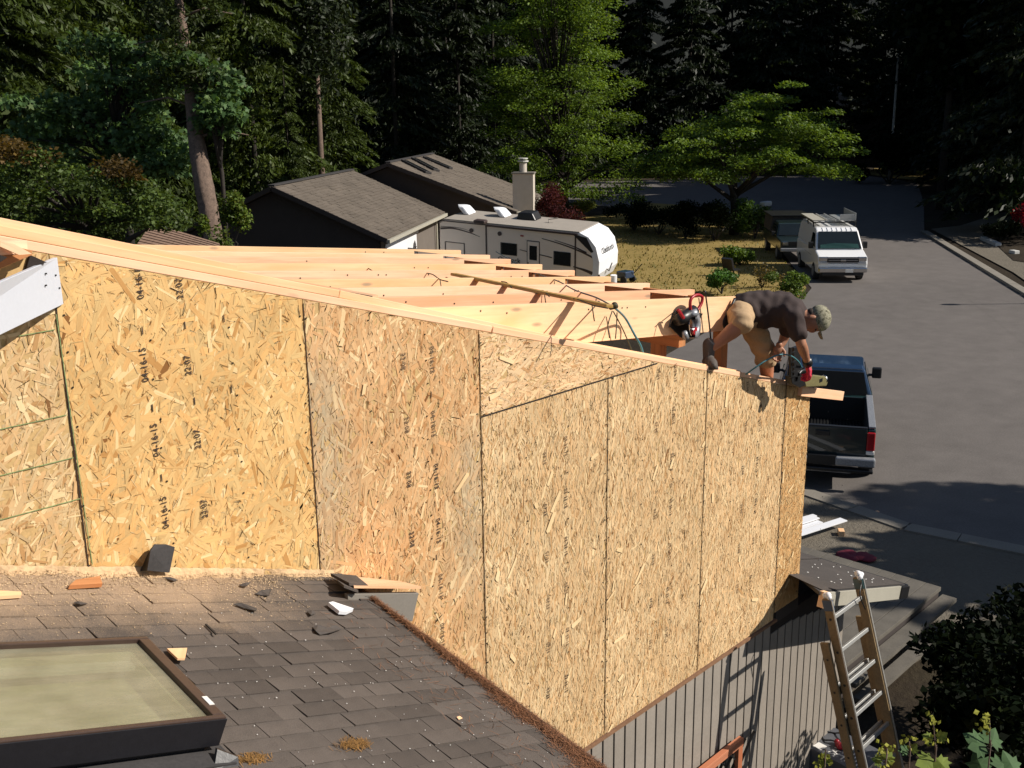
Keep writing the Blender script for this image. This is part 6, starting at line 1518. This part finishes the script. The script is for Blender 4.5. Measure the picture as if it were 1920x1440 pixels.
# big-leaf maple foliage (lobed leaves)
def maple(name, label, spots_, base, seed, lm, leaf=.24, per=150, flat=.45):
    r = np.random.default_rng(seed); ls = []; limbs = []
    for (px, py, D_, sr) in spots_:
        c = dep(px, py, D_); P_, d = blob(per, tuple(c), sr, sr, sr*flat, r, .55, .2)
        V, C = leaves(P_, leaf, leaf, r, .50, np.tile(np.array([-.2, -.6, 0.2]), (per, 1)), (1, 1, 1), .28, 'lobed', np.tile(np.array([.1, -.3, -.9]), (per, 1)), .18); ls.append((V, C*r.uniform(.7, 1.1)))
        b = Vector(base); s0 = b.lerp(Vector((b.x, b.y, c.z)), .75); limbs.append(([s0, s0.lerp(c, .5)+Vector((0, 0, .3)), c], .06))
    b = Vector(base); t_ = limb_tree(name, label, 'tree', b, [b, b+Vector((.1, .1, 3)), b+Vector((0, .2, 5.5 if seed == 51 else 4.5))], [.16, .12, .05] if seed == 51 else [.07, .06, .03], limbs, 'barkdark', ls, lm); return t_
rr = random.Random(12)
sp = []
for (x0, x1, y0, y1, k) in ((90, 335, 130, 320, 40), (200, 350, 230, 360, 18), (150, 330, 60, 160, 14), (20, 130, 180, 290, 8)):
    for i in range(k): sp.append((rr.uniform(x0, x1), rr.uniform(y0, y1), rr.uniform(31.5, 34), rr.uniform(.5, .95)))
maple('maple_tree', 'bigleaf maple with drooping blue green leaves left of the leaning trunk', sp, dep(250, 520, 34)*1, 51, LM['maple'])
sp = [(rr.uniform(372, 432), rr.uniform(120, 245), rr.uniform(29.3, 31), rr.uniform(.4, .75)) for i in range(20)] + [(rr.uniform(290, 360), rr.uniform(95, 130), 29.5, .5) for i in range(4)]
maple('maple_tree', 'brighter maple leaves hugging the right side of the leaning trunk', sp, dep(430, 520, 31), 52, LM['maple'], per=130)
for o in bpy.data.objects:
    if o.name.startswith('maple_tree') and o.parent is None:
        pass
# ---- green garden maple with reddish tips at left
r = np.random.default_rng(61); jb = dep(150, 620, 20.5); jb.z = 0
t = thing('garden_maple', 'rounded dark green garden maple with rusty tips above the new wall', 'tree', tuple(jb)); mb = MB(); ls = []; lr = []
mb.tube([jb, jb+Vector((0, 0, 2.0)), dep(165, 420, 20.5)], [.15, .12, .10], 8)
mb.tube([dep(240, 450, 19.5), dep(262, 437, 19.5), dep(285, 422, 19.3)], [.05, .04, .02], 6)
rr = random.Random(4)
for i in range(120):
    x = rr.uniform(-60, 325); yt = np.interp(x, [-60, 0, 60, 120, 180, 240, 290, 330], [235, 245, 275, 290, 285, 300, 345, 400]); y = rr.uniform(yt, 470)
    if x > 245 and y > 415: continue
    D_ = rr.uniform(18.8, 21.6); c = dep(x, y+12, D_); sr = rr.uniform(.25, .5)
    P_, d = blob(230, tuple(c), sr*1.2, sr*1.2, sr*.45, r, .55, .1)
    V, C = leaves(P_, .085, .065, r, .55, None, (1, 1, 1), .35, 'rhomb', None, .15)
    k = rr.uniform(.5, 1.1)
    if y < yt+28 and (x < 60 or 160 < x < 250): C = C*np.array([1.25, .50, .52])
    ls.append((V, C*k))
    if i % 5 == 0: mb.tube([dep(165, 425, 20.5), dep(165, 425, 20.5).lerp(c, .5)+Vector((0, 0, .1)), c], [.05, .03, .01], 5)
mb.build('trunk', 'barkdark', t, smooth=True)
quads_obj('crown', np.concatenate([x[0] for x in ls])-np.array(jb)[None, None, :], np.concatenate([x[1] for x in ls]), LM['jmaple'], t)
# ---- shrubs
def shrub(name, label, c, rx, rz, n, leaf, lm, seed, group=None, bark=True, shape='rhomb', col=(1, 1, 1), up=.5, cat='shrub', blobs=9):
    r = np.random.default_rng(seed); c = Vector(c); g_ = Vector((c.x, c.y, max(0, c.z-rz)))
    t = thing(name, label, cat, tuple(g_), None, group); ls = []
    for i in range(blobs):
        o_ = Vector((r.normal()*rx*.42, r.normal()*rx*.42, r.uniform(-.5, .65)*rz)); s = rx*r.uniform(.35, .6)
        P_, d = blob(n//blobs, tuple(c+o_), s, s, s*rz/rx*.9, r, .6); P_[:, 2] = np.maximum(P_[:, 2], .02)
        V, C = leaves(P_, leaf, leaf*.6, r, up, None, col, .35, shape, None, .15); ls.append((V, C*r.uniform(.65, 1.15)))
    quads_obj('foliage', np.concatenate([x[0] for x in ls])-np.array(g_)[None, None, :], np.concatenate([x[1] for x in ls]), lm, t)
    if bark:
        mb = MB()
        for i in range(5): mb.tube([g_, g_.lerp(c, .5)+Vector((r.normal()*rx*.2, r.normal()*rx*.2, 0)), c+Vector((r.normal()*rx*.4, r.normal()*rx*.4, 0))], [.03*rx+.01, .02*rx+.005, .005], 5)
        mb.build('stems', 'barkdark', t)
    return t
gz = lambda x, y, h: onZ(x, y, 0)+Vector((0, 0, h))
c_ = dep(432, 425, 27); shrub('tall_shrub', 'narrow shrub with rusty young leaves right of the leaning trunk', c_, .55, .9, 2600, .11, LM['jmaple'], 71, col=(2.0, 1.5, .9))
shrub('purple_bush', 'dark purple leaved bush behind the camper front', dep(1047, 388, 50), 1.1, 1.3, 5000, .13, LM['purple'], 72)
shrub('round_bush', 'dim rounded bush below the spreading tree, nearest the road', gz(1415, 448, 1.2), 1.2, 1.2, 5000, .16, LM['mid'], 73)
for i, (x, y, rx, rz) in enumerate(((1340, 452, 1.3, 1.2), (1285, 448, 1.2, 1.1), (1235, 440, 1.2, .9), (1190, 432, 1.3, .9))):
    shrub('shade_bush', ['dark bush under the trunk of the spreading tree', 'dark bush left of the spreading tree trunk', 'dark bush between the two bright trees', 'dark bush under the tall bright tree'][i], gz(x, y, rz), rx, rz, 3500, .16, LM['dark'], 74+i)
shrub('lawn_bush', 'bright airy bush near the middle of the dry lawn', gz(1388, 497, .65), .85, .65, 3400, .13, LM['bright'], 80, col=(.75, .8, .9))
shrub('lawn_bush', 'dense rounded green bush at the front of the dry lawn', gz(1353, 553, .55), .72, .50, 3800, .10, LM['mid'], 81, col=(1.1, 1.4, 1))
shrub('lawn_bush', 'olive bush beside the van front wheel', gz(1487, 556, .5), .62, .55, 2600, .11, LM['jmaple'], 82, col=(2.6, 2.2, 1.4))
shrub('dry_shrub', 'thin dry shrub on the lawn behind the worker', gz(1428, 540, .55), .5, .6, 700, .10, LM['grass'], 83, col=(.5, .5, .5))
shrub('yellow_shrub', 'yellow green shrub lit at the far end of the road', gz(1697, 330, 1.0), 1.2, 1.2, 1600, .28, LM['yelsh'], 84)
shrub('yellow_shrub', 'low yellow plants right of the far lit shrub', gz(1752, 333, .4), 1.3, .5, 900, .22, LM['yelsh'], 85)
shrub('far_shrub', 'dim green shrub left of the far lit shrub', gz(1660, 328, .7), .9, .8, 700, .25, LM['jmaple'], 86)
shrub('flower_bush', 'bush covered with red flowers at the right edge', gz(1916, 462, 1.6), .7, .9, 1500, .15, LM['redfl'], 87, col=(1, 1, 1))
shrub('edge_bush', 'loose green bush above the red flowers at the right edge', gz(1900, 440, 2.6), 1.3, 1.9, 3500, .20, LM['mid'], 88, col=(.9, 1.0, .9))
shrub('bed_bush', 'dark low bush in the bed left of the red flowers', gz(1878, 452, .6), 1.2, .6, 2200, .14, LM['dark'], 89)
shrub('verge_shrub', 'yellow green tuft at the foot of the tall bright tree', gz(1090, 408, .7), 1.0, .6, 1500, .13, LM['yelsh'], 90, col=(.6, .7, .7))
# dark thicket in the shade at the lower right
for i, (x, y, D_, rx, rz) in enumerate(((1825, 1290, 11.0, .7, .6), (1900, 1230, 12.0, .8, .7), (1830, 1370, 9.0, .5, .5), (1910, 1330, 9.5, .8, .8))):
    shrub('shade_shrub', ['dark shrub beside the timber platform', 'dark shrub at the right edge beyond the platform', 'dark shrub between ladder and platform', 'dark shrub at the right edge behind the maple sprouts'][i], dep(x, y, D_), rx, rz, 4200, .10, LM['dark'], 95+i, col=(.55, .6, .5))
# birch trunk
shrub('far_thicket', 'black thicket hiding the foot of the pale birch trunk', col_at(1677, 101)+Vector((0, 0, 2.2)), 2.6, 2.6, 5000, .4, LM['dark'], 140)
bt = thing('birch_tree', 'bare pale birch trunk among the dark trees at right', 'tree', tuple(col_at(1677, 104)))
q = Vector(bt.location); MB().tube([q+Vector((0, 0, 0)), q+Vector((.1, 0, 5)), q+Vector((.25, .1, 10)), q+Vector((.2, .1, 16))], [.13, .12, .10, .05], 8).build('trunk', 'barkpale', bt, smooth=True)
r = np.random.default_rng(9); P_, d = blob(2600, tuple(q+Vector((0, 0, 13))), 3.2, 3.2, 4.5, r, .5); V, C = leaves(P_, .35, .2, r, .3)
quads_obj('crown', V-np.array(q)[None, None, :], C*.8, LM['dark'], bt)
# thin reddish trunks behind the left house
for i, (x, d_) in enumerate(((596, 58), (582, 62))):
    q = col_at(x, d_); t = thing('pine_trunk', ['bare reddish pine trunk behind the left house roof', 'thin dark pine trunk beside the reddish one'][i], 'tree', tuple(q))
    MB().tube([q, q+Vector((0, 0, 5)), q+Vector((.1, 0, 9))], [.20-.07*i, .16-.05*i, .10], 9).build('trunk', 'bark' if i == 0 else 'barkdark', t, smooth=True)
    P_, d = blob(5200, tuple(q+Vector((0, 0, 12.2))), 2.4, 2.4, 5.0, r, .5); V, C = leaves(P_, .4, .15, r, .4); quads_obj('crown', V-np.array(q)[None, None, :], C, LM['conifer'], t)
# lawn grass
n = 3800; r = np.random.default_rng(15)
px_ = r.uniform(1130, 1520, n); py_ = r.uniform(400, 572, n); G_ = np.array([tuple(onZ(a, b, .012)) for a, b in zip(px_[:n], py_[:n])])
def inside(p, poly):
    x, y = p; c = False; j = len(poly)-1
    for i in range(len(poly)):
        if (poly[i][1] > y) != (poly[j][1] > y) and x < (poly[j][0]-poly[i][0])*(y-poly[i][1])/(poly[j][1]-poly[i][1])+poly[i][0]: c = not c
        j = i
    return c
lawn_poly = [(v.co.x, v.co.y) for v in bpy.data.objects['lawn'].data.vertices]
k = np.array([inside((a[0], a[1]), lawn_poly) for a in G_]); G_ = G_[k]; n = len(G_)
th = r.uniform(0, 6.28, n); h = r.uniform(.04, .12, n); wv = .03
A = np.stack([np.cos(th), np.sin(th), 0*th], 1)*wv; T_ = np.stack([r.normal(0, .3, n), r.normal(0, .3, n), np.ones(n)], 1)*h[:, None]
V = np.stack([G_-A, G_+A, G_+A*.4+T_, G_-A*.4+T_*.9], 1); cm = r.uniform(.5, 1.2, n)[:, None]*np.where(r.uniform(0, 1, n) < .25, 1, 0)[:, None]
C = np.array([1., 1., 1.])[None, :]*r.uniform(.6, .95, n)[:, None]; C = np.where(r.uniform(0, 1, n)[:, None] < .25, C*np.array([.55, .85, .5]), C)
o = quads_obj('lawn_grass', V, C, LM['grass']); tag(o, 'dry yellow grass growing on the neighbour lawn', 'grass', kind='stuff')
# ---- maple sprouts in the foreground, lower right
def sprout(label, stem, leafs, buds, seed, D_):
    r = np.random.default_rng(seed); base = dep(stem[0][0], stem[0][1], D_)
    t = thing('maple_sprout', label, 'plant', (base.x, base.y, 0), None, 'maple sprouts at the lower right corner')
    pts_ = [Vector((base.x, base.y, 0)), Vector((base.x, base.y, base.z*.6))]+[dep(x, y, D_) for x, y in stem]
    MB().tube(spline(pts_, 4), .0035, 6).build('stem', 'bark', t, smooth=True)
    tw = -FW
    for (x, y, L_, ang, mtn, k) in leafs:
        c = dep(x, y, D_); s = L_/FPX*D_; a = rad(ang)
        tdir = (RT*math.cos(a)+UP*math.sin(a)); nv = (tw*.7+Vector((0, 0, .7))+RT*r.normal()*.3).normalized(); tdir = (tdir-nv*tdir.dot(nv)).normalized(); sd_ = nv.cross(tdir)
        lob = [(0, 0), (.10, .10), (.42, .02), (.36, .22), (.62, .34), (.44, .46), (.56, .70), (.30, .66), (.22, .82), (0, 1.08)]
        out = [(x_, y_) for x_, y_ in lob]+[(-x_, y_) for x_, y_ in lob[::-1][1:-1]]
        me_ = MB(); vs = [c+sd_*(x_*s)+tdir*(y_*s)-nv*(abs(x_)**1.5*s*.30) for x_, y_ in out]
        mid = c+tdir*s*.45+nv*s*.02; vs.append(mid); nn = len(out)
        me_.add(vs, [(i, (i+1) % nn, nn) for i in range(nn)])
        me_.v = me_.v; o_ = me_.build('leaf', mtn, t)
        MB().tube([c, c-tdir*s*.35], .0025, 4).build('leaf_stalk', 'barkdark', t)
    for (x, y, n_) in buds:
        mb = MB()
        for i in range(n_):
            c = dep(x+r.normal()*6, y+r.normal()*6, D_); a = r.uniform(0, 6.28); td = RT*math.cos(a)+UP*math.sin(a); nv = (tw+RT*r.normal()*.5+UP*r.normal()*.5).normalized(); sd_ = nv.cross(td).normalized(); s = .028*r.uniform(.6, 1.2)
            mb.add([c, c+td*s*.5+sd_*s*.45, c+td*s+nv*s*.2, c+td*s*.5-sd_*s*.45], [(0, 1, 2, 3)])
        mb.build('young_leaves', 'leafyel', t)
def plainleaf(name, base):
    m, t, b = new_mat(name); v = coords(t); n1 = noise(t, v, 14, 3); t.links.new(ramp(t, n1, [(.3, sc(base, .75)), (.7, sc(base, 1.2))]), b.inputs['Base Color']); b.inputs['Roughness'].default_value = .7; b.inputs['Specular IOR Level'].default_value = .25
    b.inputs['Subsurface Weight'].default_value = 0; return m
M['leafyel'] = plainleaf('young_yellow_leaf', (.24, .24, .03)); M['leafgrn'] = plainleaf('sprout_green_leaf', (.045, .095, .030)); M['leafyg'] = plainleaf('sprout_yellow_green_leaf', (.13, .17, .025))
G1, G2 = 'leafgrn', 'leafyg'
sprout('tallest maple sprout with two big green lobed leaves', [(1853, 1440), (1855, 1400), (1856, 1370), (1855, 1350)], [(1848, 1400, 42, 140, G1, 0), (1858, 1400, 40, 60, G1, 0), (1850, 1398, 36, 190, G1, 0), (1846, 1452, 44, 110, G1, 0), (1870, 1445, 40, 40, G1, 0), (1905, 1450, 42, 100, G1, 0)], [(1853, 1345, 14), (1848, 1362, 8)], 1, 5.2)
sprout('yellow green maple sprout left of the tallest one', [(1752, 1440), (1754, 1410), (1752, 1380), (1750, 1358)], [(1752, 1424, 38, 200, G2, 0), (1754, 1420, 34, -60, G2, 0), (1750, 1386, 20, 150, G2, 0), (1756, 1385, 22, 20, G2, 0)], [(1748, 1352, 12), (1762, 1382, 8), (1740, 1385, 6)], 2, 5.6)
sprout('thin small maple sprout between the ladder and the yellow one', [(1704, 1440), (1705, 1412), (1705, 1390)], [(1704, 1412, 22, 130, G1, 0), (1706, 1410, 20, 50, G2, 0), (1700, 1408, 16, 180, G1, 0)], [(1702, 1384, 7), (1706, 1394, 5)], 3, 5.8)
sprout('yellow budding sprout in front of the ladder foot', [(1660, 1440), (1662, 1425), (1664, 1412)], [(1660, 1425, 22, 60, G2, 0), (1655, 1428, 20, 160, G2, 0)], [(1658, 1405, 14), (1672, 1404, 6), (1660, 1425, 12)], 4, 5.6)
sprout('yellow budding sprout in front of the tool carton', [(1546, 1440), (1546, 1430), (1545, 1420)], [(1546, 1432, 20, 90, G2, 0)], [(1544, 1424, 14), (1552, 1434, 12), (1538, 1436, 8)], 5, 5.6)
ORD = ['leftmost', 'second from the left', 'third from the left', 'fourth from the left', 'fifth from the left', 'sixth from the left', 'seventh from the left', 'eighth from the left', 'ninth from the left', 'tenth from the left'] + [w+' from the left' for w in 'eleventh twelfth thirteenth fourteenth fifteenth sixteenth seventeenth eighteenth nineteenth twentieth twenty-first twenty-second twenty-third twenty-fourth twenty-fifth twenty-sixth twenty-seventh'.split()]
GR = {}
for o in bpy.data.objects:
    if o.name.startswith('fir_tree') and o.parent is None: GR.setdefault(o['group'], []).append(o)
for g_, l_ in GR.items():
    def sx(o): q = Vector(o.location)-CAM; return math.atan2(q.dot(RT), q.dot(FW))
    l_.sort(key=sx)
    for i, o in enumerate(l_): o['label'] = o['label']+', '+ORD[min(i, len(ORD)-1)]
print('triangles', sum(len(p.data.polygons)*2 for p in bpy.data.objects if p.type == 'MESH'))
